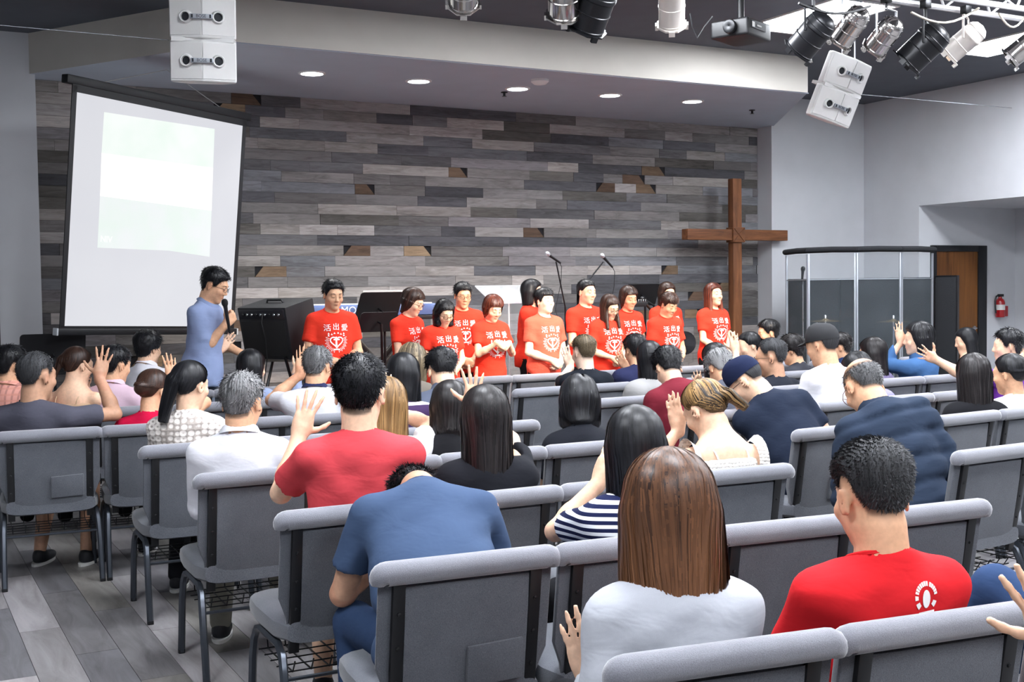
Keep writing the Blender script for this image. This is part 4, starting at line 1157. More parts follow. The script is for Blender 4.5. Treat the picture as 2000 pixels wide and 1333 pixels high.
    if top not in ('camisole', 'tank'):
        sp += [ell(tf(0, 0.005, 0.00), (0.172 * ws * bs + o_, 0.125 * bs + o_, 0.13), R=TR, k=0.06),
               ell(tf(0, 0.010 + 0.03 * fat, 0.38 * T), (0.156 * ws * bs + o_ + thick, 0.116 * bs + o_ + thick + 0.02 * fat, 0.17 * ss), R=TR, k=0.07),
               ell(tf(0, 0.008, 0.70 * T), (0.168 * ws + o_ + thick, 0.112 + o_ + thick, 0.19 * ss), R=TR, k=0.07),
               cone(arm['L'][0] + TR[:, 0] * 0.04, arm['R'][0] - TR[:, 0] * 0.04, 0.058 + o_ + thick, k=0.05),
               cone(N - tu * 0.02 - TR[:, 1] * 0.012, arm['L'][0] + TR[:, 0] * 0.02, 0.055 + thick, 0.050 + thick, k=0.03),
               cone(N - tu * 0.02 - TR[:, 1] * 0.012, arm['R'][0] - TR[:, 0] * 0.02, 0.055 + thick, 0.050 + thick, k=0.03)]
        if fem: sp += [ell(tf(x, 0.085, 0.66 * T), (0.062, 0.052, 0.06), R=TR, k=0.06) for x in (-0.068, 0.068)]
        for nm in 'LR':
            S, E, Wr, fd, bk, pose, sg = arm[nm]; th = (0.9 if fem else 1.0) * (s if kind == 'stand' else 1)
            u = nrm(E - S)
            if slv == 'short':
                e = S + u * 0.185 * th; sp.append(cone(S, e + u * 0.02, 0.060 * th + thick, 0.066 * th, k=0.035, cut=(e, nrm(u))))
            elif slv == 'half':
                e = E + nrm(Wr - E) * 0.08; sp.append(cone(S, E, 0.062 * th, 0.054 * th, k=0.03)); sp.append(cone(E, e + nrm(Wr - E) * .02, 0.054 * th, 0.050 * th, k=0.02, cut=(e, nrm(Wr - E))))
            elif slv == 'long':
                uw = nrm(Wr - E); e = Wr - uw * 0.025
                sp.append(cone(S, E, 0.062 * th + thick, 0.053 * th + thick, k=0.03)); sp.append(cone(E, e + uw * 0.01, 0.053 * th + thick, 0.037 * th + thick * 0.5, k=0.02, cut=(e, uw)))
        if kind == 'stand':
            hem = tf(0, 0, -0.10 * s); sp.append(cone(tf(0, 0.0, 0.05), tf(0, 0.0, -0.13 * s), 0.150 * ws * bs, 0.165 * ws * bs, k=0.05, cut=(hem, -tu)))
        na = nrm(tu + 0.42 * TR[:, 1]); nc = N + TR[:, 1] * 0.012 + tu * (0.012 if top != 'shirt' else 0.02)
        sp.append(cone(N - tu * 0.05 - TR[:, 1] * 0.008, nc + na * 0.01, nr * 1.35 + 0.018 + thick, nr * 1.10 + 0.012 + thick * 0.6, k=0.035))
        sp.append(cone(nc - na * 0.05, nc + na * 0.22, nr * 1.02 + 0.004, nr * 1.06 + 0.006, k=0.006, sub=True, cut=(nc - na * 0.012, -na)))
        sp.append(cone(nc + na * 0.012, nc + na * 0.25, 0.16, 0.16, k=0.008, sub=True, cut=(nc + na * 0.012, -na)))
    else:
        # low-backed top on thin straps
        cutz = 0.80 * T
        sp += [ell(tf(0, 0.005, 0.00), (0.165 * ws + o_, 0.120 + o_, 0.13), R=TR, k=0.06),
               ell(tf(0, 0.008, 0.38 * T), (0.150 * ws + o_, 0.108 + o_, 0.17 * ss), R=TR, k=0.07),
               ell(tf(0, 0.004, 0.72 * T), (0.162 * ws + o_, 0.104 + o_, 0.18 * ss), R=TR, k=0.06, cut=(tf(0, 0, cutz), tu))]
    ph = rng.uniform(0, 6.28, 8); fa = {'puffer': 0.006, 'sweater': 0.004, 'shirt': 0.0045, 'jacket': 0.005}.get(top, 0.0042)
    quil = top == 'puffer'
    def sfn(P):
        d = field(sp, P) if P.shape[1] > 1 else field(sp, P, far=0.1)
        x, y, z = P[..., 0], P[..., 1], P[..., 2]
        w1 = np.sin(34 * (z + 0.5 * x) + 2.4 * np.sin(8 * x + ph[0]) + ph[1]) * np.sin(9 * x + 6 * z + ph[2])
        w2 = np.sin(52 * (z - 0.55 * x + 0.3 * y) + 2.0 * np.sin(11 * y + ph[3]) + ph[4]) * np.sin(11 * x - 7 * z + ph[5])
        d = d - fa * (w1 * 0.6 + w2 * 0.5)
        if quil:
            tz = ((P - P0) @ tu) / 0.115; d = d + 0.016 * np.abs(np.cos(tz * PI)) ** 8
        return d.astype(f32)
    lo, hi = bounds(sp)
    hsh = 0.0105 if dep < 4.6 else (0.013 if dep < 7 else 0.016)
    if emblem: hsh = 0.015
    v, f = mesh_field(sfn, lo, hi, hsh, slack=1.2)
    mat_t = tcol if isinstance(tcol, bpy.types.Material) else cl(tcol)
    shirt = link({'tee': 't_shirt', 'polo': 'polo_shirt', 'camisole': 'camisole', 'tank': 'tank_top', 'puffer': 'puffer_jacket'}.get(top, top), np_mesh('top', v, f, mat_t), body)
    cm = collar if isinstance(collar, bpy.types.Material) else mat_t
    if top in ('tee', 'sweater', 'polo', 'shirt', 'jacket', 'puffer'):
        e1 = nrm(np.cross(na, TR[:, 0])); e0 = nrm(np.cross(e1, na))
        rc = nr * 1.06 + 0.006
        def ring(r, h): return [tuple(nc + na * h + (e0 * math.cos(t) + e1 * math.sin(t)) * r) for t in np.linspace(0, 2 * PI, 25)[:-1]]
        mb = MB()
        if top in ('tee', 'sweater'):
            mb.tube(ring(rc + 0.004, 0.010), 0.0075, 6, closed=True, flat=1.0)
        else:
            hgt = {'shirt': 0.034, 'polo': 0.030, 'jacket': 0.045, 'puffer': 0.05}[top]
            A, B_, C_, D_ = ring(rc + 0.002, 0.0), ring(nr * 1.05 + 0.004, hgt), ring(nr * 1.05 + 0.013, hgt + 0.002), ring(rc + 0.026, -0.002)
            n = 24; mb.add(A + B_ + C_ + D_, [(i + k * n, (i + 1) % n + k * n, (i + 1) % n + (k + 1) * n, i + (k + 1) * n) for k in range(3) for i in range(n)])
        co = mb.build('collar', cm, shirt, smooth=True)
    if strap is not None:
        # thin shoulder straps and ruffled shoulders
        mb = MB()
        for sx in (-0.072, 0.072):
            pts = []
            for t in np.linspace(0, 1, 9):
                y = -0.085 + 0.06 * math.sin(t * PI * 0.5) if t < 0.5 else -0.02
                zt = 0.79 * T + (T * 0.98 - 0.79 * T) * t
                pts.append(tuple(tf(sx * (1 + 0.1 * t) * ws / 0.9, -0.108 + 0.085 * t * t, zt)))
            mb.tube(pts, 0.004, 5)
        mb.build('strap', mat_t, shirt)
        if strap == 'ruffle':
            for sg in (-1, 1):
                mb = MB(); vs = []; n = 46
                for i in range(n):
                    t = i / (n - 1); a_ = -2.2 + 3.2 * t
                    base = tf(sg * (0.150 * ws), 0.0, 0.80 * T) + TR @ np.array((0, 0.085 * math.sin(a_), 0.085 * math.cos(a_) - 0.01), f32)
                    outw = TR @ np.array((sg * 0.8, 0.5 * math.sin(a_), 0.6 * math.cos(a_)), f32)
                    w_ = 0.010 * math.sin(i * 1.25); sdv = TR @ np.array((0, math.cos(a_), -math.sin(a_)), f32)
                    vs += [tuple(base), tuple(base + outw * 0.022 + sdv * w_), tuple(base + outw * 0.045 + sdv * w_ * 1.8)]
                mb.add(vs, [(3 * i + k, 3 * i + k + 1, 3 * i + k + 4, 3 * i + k + 3) for i in range(n - 1) for k in (0, 1)])
                mb.build('ruffle', mat_t, shirt, smooth=True)
    if emblem:
        C = tf(0, 0.20, 0.60 * T)
        project_print(emblem_polys(), shirt, C, -TR[:, 0], tu, TR[:, 1], M_print, 'chest_print')
    if badge:
        C = tf(0.050, -0.10, 0.86 * T); project_print(badge_polys(), shirt, C, TR[:, 0], tu, -TR[:, 1], M_print, 'back_print', off=0.002)
    # ------------------------------------------------ legs
    lp = [ell(P0 + (0, 0.0, -0.02), (0.168 * ws, 0.125, 0.12), k=0.05)]
    for sg in (-1, 1):
        hip, kn, fo = knee[sg]
        if kind == 'sit':
            if shorts:
                u = nrm(kn - hip); lp.append(cone(hip, kn - u * 0.01, 0.088, 0.072, k=0.04, cut=(kn - u * 0.035, u)))
            else:
                lp += [cone(hip, kn, 0.085, 0.066, k=0.04), cone(kn, fo, 0.066, 0.050, k=0.03)]
        else: lp += [cone(hip, kn, 0.085 * s, 0.064 * s, k=0.04), cone(kn, fo, 0.064 * s, 0.052 * s, k=0.03)]
    lo, hi = bounds(lp)
    hl_ = 0.014 if (feet or dep < 4.2) else 0.022
    v, f = mesh_field(lambda P: field(lp, P) if P.shape[1] > 1 else field(lp, P, far=0.15), lo, hi, hl_)
    mat_l = legs if isinstance(legs, bpy.types.Material) else (cl(legs) if legs else M_black)
    link('shorts' if shorts else 'trousers', np_mesh('legs', v, f, mat_l), body)
    if feet or kind == 'stand':
        for sg in (-1, 1):
            hip, kn, fo = knee[sg]; b0 = np.array((fo[0], fo[1], 0), f32)
            fp = [ell(b0 + (0, 0.075, 0.030), (0.043, 0.115, 0.034), k=0.03), ell(b0 + (0, 0.0, 0.052), (0.040, 0.055, 0.05), k=0.03)]
            for p in fp: p.cut = (b0 + (0, 0, 0.002), np.array((0, 0, -1), f32))
            lo, hi = bounds(fp); v, f = mesh_field(lambda P: field(fp, P) if P.shape[1] > 1 else field(fp, P, far=0.1), lo, hi, 0.008)
            sh = link('shoe', np_mesh('shoe', v, f, M_shoe), body)
            ring = [(b0[0] + 0.046 * math.cos(t), b0[1] + 0.045 + 0.132 * math.sin(t)) for t in np.linspace(0, 2 * PI, 20, endpoint=False)]
            MB().prism(ring, 0.0, 0.016).build('sole', M_sole, sh)
    # ------------------------------------------------ face details and glasses
    hl = lambda x, y, z: tuple(Hc + HR @ np.array((x, y, z), f32) * hs)
    if front:
        for sg in (-1, 1):
            mb = MB(); mb.tube([hl(sg * x, y, z) for x, y, z in ((0.0155, 0.0925, 0.0305), (0.028, 0.0915, 0.0345), (0.040, 0.083, 0.0335), (0.049, 0.073, 0.028))], [0.0022, 0.0030, 0.0027, 0.0012], 5); mb.build('eyebrow', M_lash, body, smooth=True)
            mb = MB(); mb.tube([hl(sg * x, y, z) for x, y, z in ((0.0175, 0.0885, 0.0045), (0.0245, 0.0925, 0.0015), (0.0325, 0.0925, 0.0010), (0.041, 0.0865, 0.0035))], [0.0010, 0.0016, 0.0017, 0.0010], 5); mb.build('eyelashes', M_lash, body, smooth=True)
        mb = MB(); mb.tube([hl(x, y, z) for x, y, z in ((-0.020, 0.086, -0.0603), (-0.008, 0.0955, -0.0605), (0.008, 0.0955, -0.0605), (0.020, 0.086, -0.0603))], [0.0006, 0.0012, 0.0012, 0.0006], 5); mb.build('mouth_line', simple('mouth_dark', '7a4038', 0.6), body, smooth=True)
    if glasses:
        mb = MB()
        for sg in (-1, 1):
            pts = [hl(sg * 0.033 + 0.024 * math.cos(t), 0.105 - 0.012 * abs(math.cos(t)) * (1 if math.cos(t) * sg > 0 else 0), 0.006 + 0.0175 * math.sin(t)) for t in np.linspace(0, 2 * PI, 17)[:-1]]
            mb.tube(pts, 0.0018, 5, closed=True)
            mb.tube([hl(sg * 0.057, 0.094, 0.012), hl(sg * 0.076, 0.05, 0.010), hl(sg * 0.082, 0.0, 0.006), hl(sg * 0.080, -0.018, -0.012)], 0.0018, 5)
        mb.tube([hl(-0.010, 0.106, 0.010), hl(0, 0.109, 0.013), hl(0.010, 0.106, 0.010)], 0.0018, 5)
        mb.build('glasses', M_gl if glasses == 'black' else M_glr, body, smooth=True)
    if cap is not None:
        # baseball cap: domed crown, brim, closure opening at the back
        M = Matrix([list(map(float, HR[i] * hs)) + [float(Hc[i])] for i in range(3)] + [[0, 0, 0, 1]])
        n = 28; rows = [(1.0, 0.030), (1.02, 0.052), (0.97, 0.080), (0.84, 0.108), (0.62, 0.128), (0.34, 0.139), (0.10, 0.142)]
        mb = MB(); vs = []; fs = []
        for k, z in rows:
            for i in range(n):
                t = 2 * PI * i / n; vs.append(M @ Vector((0.084 * k * math.sin(t), -0.012 + 0.105 * k * math.cos(t), z + 0.006 * math.cos(t))))
        for r in range(len(rows) - 1):
            for i in range(n): fs.append((r * n + i, r * n + (i + 1) % n, (r + 1) * n + (i + 1) % n, (r + 1) * n + i))
        fs.append(tuple((len(rows) - 1) * n + i for i in range(n)))
        mb.add(vs, fs); c_ = mb.build('cap', cap, body, smooth=True)
        mb = MB(); vs = []; fs = []
        for j, (e, dz) in enumerate(((0.0, 0.0), (0.045, 0.004), (0.078, -0.006))):
            for i in range(9):
                t = R_(-58 + 116 * i / 8); vs.append(M @ Vector(((0.083 + e * 0.10) * math.sin(t), -0.012 + (0.105 + e) * math.cos(t), 0.036 + dz)))
        for j in range(2):
            for i in range(8): a_ = j * 9 + i; fs.append((a_, a_ + 1, a_ + 10, a_ + 9))
        mb.add(vs, fs); mb.build('brim', cap, c_, smooth=True)
        MB().lathe([(0.009, 0), (0.006, 0.006), (0.0, 0.007)], 10, M @ Matrix.Translation((0, -0.012, 0.142))).build('button', cap, c_)
    body['dep'] = dep
    info = dict(o=body, Hc=Hc, HR=HR, hs=hs, shirt=shirt, tf=tf, T=T, arm=arm, N=N, TR=TR, tu=tu, w=(ox, oy), hl=hl)
    print('%-60s dep %.2f  T %.2f s %.2f  at (%.2f, %.2f) Hz %.2f' % (label[:60], dep, T, s, ox, oy, Hw[2]))
    return info
# ---------------------------------------------------------------- the people
def sty(kind, side, top, **kw): return dict(kind=kind, side=side, top=top, **kw)
CROP = sty('crop', 0.0045, 0.017, z0=0.03, z1=0.085, soft=0.075, fade=0.075, lift=0.002, amp=0.0012, rw=0.0016, tufts=9000, tlen=0.0075, tout=0.55, tw=0.0007)
SHORT = sty('short', 0.010, 0.021, soft=0.03, lift=0.003, amp=0.0024, tufts=3600, tlen=0.022, tout=0.22)
SHORTF = sty('short', 0.011, 0.025, soft=0.02, lift=0.003, amp=0.0024, fringe=0.018, tufts=2500, tlen=0.022, tout=0.2)
GRAYS = sty('short', 0.008, 0.013, soft=0.03, gray=0.10, vary=0.16, hl=0.06, lift=0.002, tufts=4200, tlen=0.020, tout=0.2)
BALD = sty('bald', 0.0012, 0.0012, soft=0.06, fade=0.06, lift=0.0, amp=0.0003, hl=0.0, nape=0.005, tufts=6500, tlen=0.013, tout=0.10, tw=0.0006, nrib=0)
CURLY = sty('curly', 0.020, 0.030, lump=0.006, lf=95.0, amp=0.002, rw=0.002, tufts=2500, tlen=0.02, tout=0.5)
BOB = sty('long', 0.016, 0.020, locks=drops(0.125, 0.042, 0.0, 0.058, flare=1.05), lk=0.035, amp=0.0022, part=0.012)
BOBS = sty('long', 0.018, 0.024, locks=drops(0.085, 0.044, 0.0, 0.054, flare=1.0), lk=0.035, amp=0.0024)
def LONG(L, back=0.03, r=0.036, **kw): return sty('long', 0.014, 0.018, locks=drops(L, r, back, 0.060, front=kw.pop('front', None), flare=kw.pop('flare', 1.08)), lk=0.035, amp=kw.pop('amp', 0.0020), **kw)
def PONY(tie=(0, -0.118, 0.03), off=(0, -0.05, -0.20), r=0.026, **kw):
    return sty('pony', 0.008, 0.012, locks=[('head', (0, -0.085, 0.03), tie, 0.030, 0.017), ('drop', tie, off, r, r * 0.75)], facecut=False, amp=0.0020, **kw)
BUN = sty('bun', 0.008, 0.012, locks=[('head', (0, -0.115, 0.0), (0.005, -0.125, 0.012), 0.040, 0.036)], facecut=False, amp=0.0022)
L0, L1, L2, L3, L4, L5, L6, L7 = [(r[0], r[3], 2.2) for r in LEFT_ROWS]
Q2, Q3, Q4, Q5, Q6, Q7 = [(r[1], r[4], 5.2) for r in RIGHT_ROWS]
AUD = 'seated people in the audience'
def A(label, head, Y, **kw): return person(label, head, Y, group=AUD, **kw)
# --- left block, back to front
P12 = A('man in red t-shirt with white back badge and faded short hair', (1703, 972), L0, skin='b', hair=CROP, hcol='cropped', tcol='d8242b', badge=True, lean=-3, bow=14, turn=8, hs=1.06, bw=1.06)
P11 = A('woman with long brown hair in a light grey sweater, back row', (1306, 1008), L0, fem=True, skin='a', hair=dict(LONG(0.27, 0.03, 0.052, ombre=0.30, hl=0.02, vary=0.08, flare=1.25), side=0.026, top=0.030), hcol='brown', top='sweater', tcol='b9bcc4', lean=2, bow=14, bw=1.02, hs=1.05,
        arms={'L': dict(w=(1150, 1322), f=(1128, 1238), Y=2.36, pose='open', hint=(-0.2, -0.5, -1.0))})
P10 = A('man in a blue t-shirt and jeans bent forward over his knees', (812, 985), L1, skin='c', hair=SHORT, hcol='black', tcol='415370', legs=M_jean, lean=50, bow=108, fixT=0.56, bw=1.14, yaw=-14, turn=0, fat=0.25, hips=0.10, feet=True,
        arms={'L': dict(loc=(-0.10, 0.60, 0.72), fd=(0.5, 0.2, 0.8), pose='clasp', hint=(-0.7, -0.3, -1)), 'R': dict(loc=(0.10, 0.60, 0.72), fd=(-0.5, 0.2, 0.8), pose='clasp', hint=(0.7, -0.3, -1))})
M_navst = stripes('navy_white_stripes', 'eef0f4', '1c2244', 42, 2, 0.52)
P22 = A('woman with long straight black hair in a navy striped tee', (1240, 878), L1, fem=True, skin='a', hair=LONG(0.24, 0.02, 0.040, amp=0.0016, vary=0.05), hcol='black', tcol=M_navst, lean=4, bow=10, hs=1.04,
        arms={'L': dict(w=(1172, 940), f=(1192, 890), Y=3.42, pose='relax', hint=(-1, -0.2, -0.9))})
P9 = A('man in a coral red t-shirt raising a hand with a ring', (703, 770), L2, skin='a', hair=sty('short', 0.008, 0.018, soft=0.045, lift=0.002, amp=0.0014, tufts=6500, tlen=0.014, tout=0.22, tw=0.0009), hcol='black', tcol='d94a52', legs=M_khaki, lean=-4, bow=4, hs=1.08, bw=1.08, shorts=True, feet=True,
       arms={'L': dict(w=(584, 852), f=(612, 754), Y=4.44, pose='spread', hint=(-0.5, 0.2, -1.0))})
P19 = A('woman with long straight dark hair in a black tee, hand raised', (949, 822), L2, fem=True, skin='a', hair=LONG(0.26, 0.03, 0.038, ombre=0.10, vary=0.10), hcol='soft', tcol='1b1c22', lean=0, bow=6, hs=1.02,
        arms={'R': dict(w=(925, 795), f=(923, 712), Y=4.42, pose='spread', hint=(0.9, -0.2, -0.5))})
P23 = A('woman with highlighted ponytail in a white ruffled knit top', (1378, 803), L2, fem=True, skin='a', hair=dict(PONY((0.03, -0.120, 0.005), (0.06, -0.05, -0.055), 0.024, hl=-0.04, vary=0.16), topl=0.14, nape=0.0), hcol='highlight', top='camisole', tcol=crochet('white_knit', 'f2efea', 'cfc8c0', 60), strap='ruffle', lean=12, bow=34, turn=24, yaw=-12, hs=1.05,
        arms={'L': dict(w=(1326, 838), f=(1302, 730), Y=4.36, pose='flat', hint=(-0.9, 0.1, -0.9))})
P8 = A('grey-haired man in a white dress shirt', (473, 788), L3, skin='b', hair=GRAYS, hcol='gray', top='shirt', tcol='e9e9f0', legs='8c8a80', lean=-4, bow=10, hs=1.03, feet=True)
P15 = A('woman with long light brown hair in a white blouse', (757, 795), L3, fem=True, skin='a', hair=LONG(0.22, 0.02, 0.036, hl=0.12, ombre=0.25), hcol='blond', tcol='eceaee', lean=2, bow=14,
        arms={'R': dict(w=(757, 800), f=(758, 738), Y=5.2, pose='open', hint=(0.9, -0.2, -0.7))})
P20 = A('woman with very long dark hair in a black top, behind another', (880, 800), L3, fem=True, skin='a', hair=LONG(0.26, 0.02, 0.034, vary=0.08), hcol='soft', tcol='17171b', lean=2, bow=20)
P21 = A('woman with shoulder-length black hair in a black blouse', (1131, 792), L3, fem=True, skin='a', hair=dict(BOB, hl=0.04, vary=0.12), hcol='black', tcol='1d1f26', lean=4, bow=26, hs=1.05)
P7 = A('woman with black ponytail and crystal clip in a cream crochet top', (372, 755), L4, fem=True, skin='a', hair=PONY((-0.012, -0.118, 0.022), (-0.05, -0.035, -0.21), 0.036, vary=0.07), hcol='black', tcol=crochet('cream_crochet', 'ece5df', 'a89f98', 30), legs='1f2024', lean=-3, bow=8, feet=True, turn=-10)
P16 = A('woman with long black hair in a purple and white striped top', (788, 738), L4, fem=True, skin='a', hair=LONG(0.24, 0.02, 0.036, vary=0.06), hcol='black', tcol=stripes('purple_stripes', '3b2a4c', 'e6e0ea', 11, 2, 0.18, 0.35), lean=3, bow=18)
P18 = A('young man with black hair in a grey hooded jacket, head bowed', (864, 728), L4, skin='a', hair=sty('crop', 0.006, 0.024, z0=0.02, z1=0.08, soft=0.06, fade=0.06, lift=0.003, tufts=3000, tlen=0.018, tout=0.35), hcol='black', top='jacket', tcol='5b6274', lean=8, bow=36, turn=18)
P2 = A('man in a charcoal tee with a raised right arm, left aisle', (72, 737), L5, skin='c', hair=sty('crop', 0.005, 0.010, soft=0.06, fade=0.06, lift=0.002, tufts=7000, tlen=0.006, tout=0.5, tw=0.0009), hcol='cropped', tcol='50505c', legs='33343a', lean=-4, bow=6, hs=1.10, bw=1.16, shorts=True, feet=True,
       arms={'R': dict(w=(194, 738), f=(207, 674), Y=7.25, pose='spread', hint=(0.6, -0.3, -0.9))})
P6 = A('woman with brown hair clipped up in a crimson top', (300, 767), L5, fem=True, skin='b', hair=dict(BUN, hl=0.05), hcol='dkbrown', tcol='c4123f', legs='141418', lean=2, bow=14, feet=True,
       arms={'R': dict(w=(338, 745), f=(330, 700), Y=7.25, pose='open', hint=(0.9, -0.3, -0.8))})
P14 = A('grey-haired man in a white shirt with navy collar', (620, 718), L5, skin='b', hair=dict(GRAYS, hl=0.02), hcol='gray', top='polo', tcol='e6e7ee', collar=cl('22284a'), lean=-2, bow=14,
        arms={'L': dict(w=(588, 730), f=(590, 682), Y=7.35, pose='open', hint=(-0.9, -0.3, -0.8))})
P17 = A('woman with wavy light brown hair in a taupe top', (805, 712), L5, fem=True, skin='a', hair=dict(BOB, lump=0.004, lf=70.0, hl=0.08, vary=0.18), hcol='sandy', top='sweater', tcol='6e675f', lean=4, bow=22)
P1 = A('person with dark hair in a pink checked shirt, far left edge', (22, 716), L6, skin='b', hair=SHORT, hcol='black', top='shirt', tcol=plaid('pink_check', 'd79a8c', '8e5b58', 'c98878'), lean=0, bow=8)
P3 = A('woman with long brown ponytail in a beige strappy top', (152, 716), L6, fem=True, skin='a', hair=PONY((-0.02, -0.118, 0.03), (-0.10, -0.05, -0.26), 0.022), hcol='dkbrown', top='camisole', tcol='c9a98c', strap=True, lean=2, bow=10,
        arms={'R': dict(w=(162, 775), f=(170, 730), Y=8.4, pose='open', hint=(0.9, -0.3, -0.8))})
P4 = A('man with black hair in a pale pink dress shirt', (226, 715), L6, skin='b', hair=SHORT, hcol='black', top='shirt', tcol='d9bccb', lean=0, bow=10)
P13 = A('woman with long black hair in a denim shirt, arm stretched out', (492, 720), L6, fem=True, skin='a', hair=LONG(0.22, 0.02, 0.036, vary=0.05), hcol='black', top='shirt', tcol='8f9cbd', lean=2, bow=8,
        arms={'R': dict(w=(578, 726), f=(602, 692), Y=8.35, pose='open', hint=(0.4, -0.2, -0.9))})
P5 = A('young man with curly black hair in white shirt, arm outstretched', (290, 682), L7, skin='a', hair=CURLY, hcol='black', top='shirt', sleeve='half', tcol='e4e3ea', lean=4, bow=8, yaw=-50, turn=-6,
       arms={'R': dict(w=(436, 682), f=(464, 650), Y=9.35, pose='open', hint=(0.2, -0.2, -0.9))})
P45 = A('person reaching a hand into the picture at the right edge', (2330, 900), 0.85, skin='a', hair=SHORT, hcol='black', tcol='54565e', yaw=-5, lod=0.0045,
        arms={'R': dict(w=(2062, 1262), f=(1992, 1068), Y=1.52, pose='spread', hint=(0.6, -0.3, -0.9))})
P46 = A('person in blue jeans with one knee raised, right edge', (2260, 950), L0, skin='b', hair=SHORT, hcol='black', tcol='3a3f4c', legs=cl('2f4468'), kneepx={-1: (1945, 1150, 2.36)}, yaw=8)
# --- right block, back to front
P31 = A('balding man with glasses in a navy puffer jacket, bent forward', (1688, 818), Q2, skin='b', hair=BALD, hcol='gray', top='puffer', tcol='2b3648', lean=26, side=-14, bow=44, turn=10, yaw=-22, glasses='wire', hs=1.14, bw=1.0, fixT=0.50)
P26 = A('man in a dark navy t-shirt and cap leaning forward, wearing a mask', (1458, 778), Q3, skin='a', hair=dict(CROP, top=0.004, tufts=0, nrib=0), hcol='cropped', tcol='1d2536', lean=32, side=-16, bow=44, turn=46, yaw=-12, glasses='black', cap=cl('1c2440'), bw=1.12, fixT=0.50, hs=1.06, fat=0.3,
        arms={'L': dict(w=(1462, 800), f=(1430, 748), Y=5.75, pose='open')})
P32 = A('woman with long dark hair in a black top with white flecks', (1900, 790), Q3, fem=True, skin='a', hair=LONG(0.24, 0.02, 0.040, vary=0.10), hcol='soft', tcol='1a1a1e', lean=0, bow=10, yaw=-22, hs=1.05)
P33 = A('woman with a low black bun in a white top, right edge', (1972, 750), Q3, fem=True, skin='b', hair=BUN, hcol='black', tcol='e8e8ec', lean=0, bow=8, yaw=-10, turn=22)
P24 = A('man in a maroon long-sleeved top with head bowed', (1306, 748), Q4, skin='a', hair=dict(SHORT, top=0.026), hcol='black', top='sweater', tcol='6d1f2c', lean=24, side=-8, bow=42, fixT=0.47)
P25 = A('grey-haired person bowing behind the ponytailed woman', (1408, 772), Q4, skin='b', hair=dict(SHORT, hl=0.12, gray=0.1), hcol='gray', top='sweater', tcol='4a4d58', lean=26, bow=46, fixT=0.45)
P28 = A('man in a white t-shirt and black baseball cap', (1606, 676), Q4, skin='b', hair=dict(CROP, top=0.004, tufts=0, nrib=0), hcol='cropped', tcol='e9e8ee', cap=simple('cap_black', '17181c', 0.8), lean=4, bow=14, turn=18, hs=1.1)
P30 = A('woman with black hair in a lavender top, bowing', (1676, 742), Q4, fem=True, skin='a', hair=dict(LONG(0.13, 0.0, 0.040), vary=0.04), hcol='black', tcol='8a86b4', lean=16, bow=40, hs=1.08,
        arms={'L': dict(w=(1648, 748), f=(1598, 702), Y=6.35, pose='open', hint=(-0.9, -0.2, -0.8))})
P36 = A('man in a purple t-shirt stretching his left arm sideways', (1968, 678), Q4, skin='a', hair=SHORT, hcol='black', tcol='7d3fb0', lean=0, bow=2, yaw=18, turn=30,
        arms={'L': dict(w=(1826, 702), f=(1786, 682), Y=6.15, pose='spread', hint=(-0.2, -0.2, -0.9)), 'R': dict(w=(1992, 690), f=(1974, 624), Y=6.4, pose='open', hint=(0.8, -0.2, -0.8))})
P38 = A('woman with long straight black hair in a grey sweater', (1268, 704), Q5, fem=True, skin='a', hair=LONG(0.24, 0.02, 0.034, vary=0.05), hcol='black', top='sweater', tcol='9d9c9c', lean=2, bow=10)
P40 = A('woman with shoulder-length black hair in a black top, hands raised', (1396, 706), Q5, fem=True, skin='a', hair=LONG(0.15, 0.01, 0.038, vary=0.05), hcol='black', tcol='15161b', lean=4, bow=16,
        arms={'R': dict(w=(1437, 682), f=(1430, 640), Y=7.3, pose='open', hint=(0.6, -0.3, -0.8)), 'L': dict(w=(1370, 766), f=(1358, 726), Y=7.15, pose='open', hint=(-0.8, -0.2, -0.9))})
P27 = A('man with cropped hair and black-rimmed glasses looking left', (1505, 700), Q5, skin='c', hair=CROP, hcol='cropped', tcol='23262f', lean=2, bow=8, turn=38, glasses='black', hs=1.14)
P29 = A('woman with long wavy dark hair in a lilac cardigan', (1703, 694), Q5, fem=True, skin='a', hair=dict(LONG(0.27, 0.03, 0.040, vary=0.10), lump=0.003, lf=60.0), hcol='soft', top='sweater', tcol='6d6484', lean=0, bow=8, hs=1.05)
P34 = A('woman with black bob in a denim jacket raising a hand', (1793, 664), Q5, fem=True, skin='a', hair=BOBS, hcol='black', top='jacket', tcol='3f628f', lean=0, bow=2, turn=18, hs=1.08,
        arms={'L': dict(w=(1760, 668), f=(1753, 632), Y=7.15, pose='open', hint=(-0.5, -0.2, -0.9))})
P37 = A('man with short sandy hair in a black tee, front of right block', (1140, 690), Q6, skin='d', hair=dict(CROP, top=0.020), hcol='sandy', tcol='1a1e26', lean=0, bow=6, turn=20, hs=1.06,
        arms={'L': dict(w=(1114, 716), f=(1100, 674), Y=8.35, pose='open', hint=(-0.8, -0.2, -0.9))})
P39 = A('person with black hair in a navy top holding up both hands', (1240, 686), Q6, skin='b', hair=SHORT, hcol='black', top='sweater', tcol='262a4a', lean=4, bow=14,
        arms={'L': dict(w=(1224, 722), f=(1208, 694), Y=8.3, pose='open', hint=(-0.9, -0.2, -0.8))})
P41 = A('person with black hair pinned up, seen in profile', (1462, 678), Q6, fem=True, skin='a', hair=dict(BUN), hcol='black', tcol='30384c', lean=0, bow=8, turn=50)
P43 = A('person with dark curly hair in a charcoal tee', (1546, 692), Q6, skin='b', hair=dict(CURLY, hl=-0.02), hcol='soft', tcol='33343b', lean=6, bow=16)
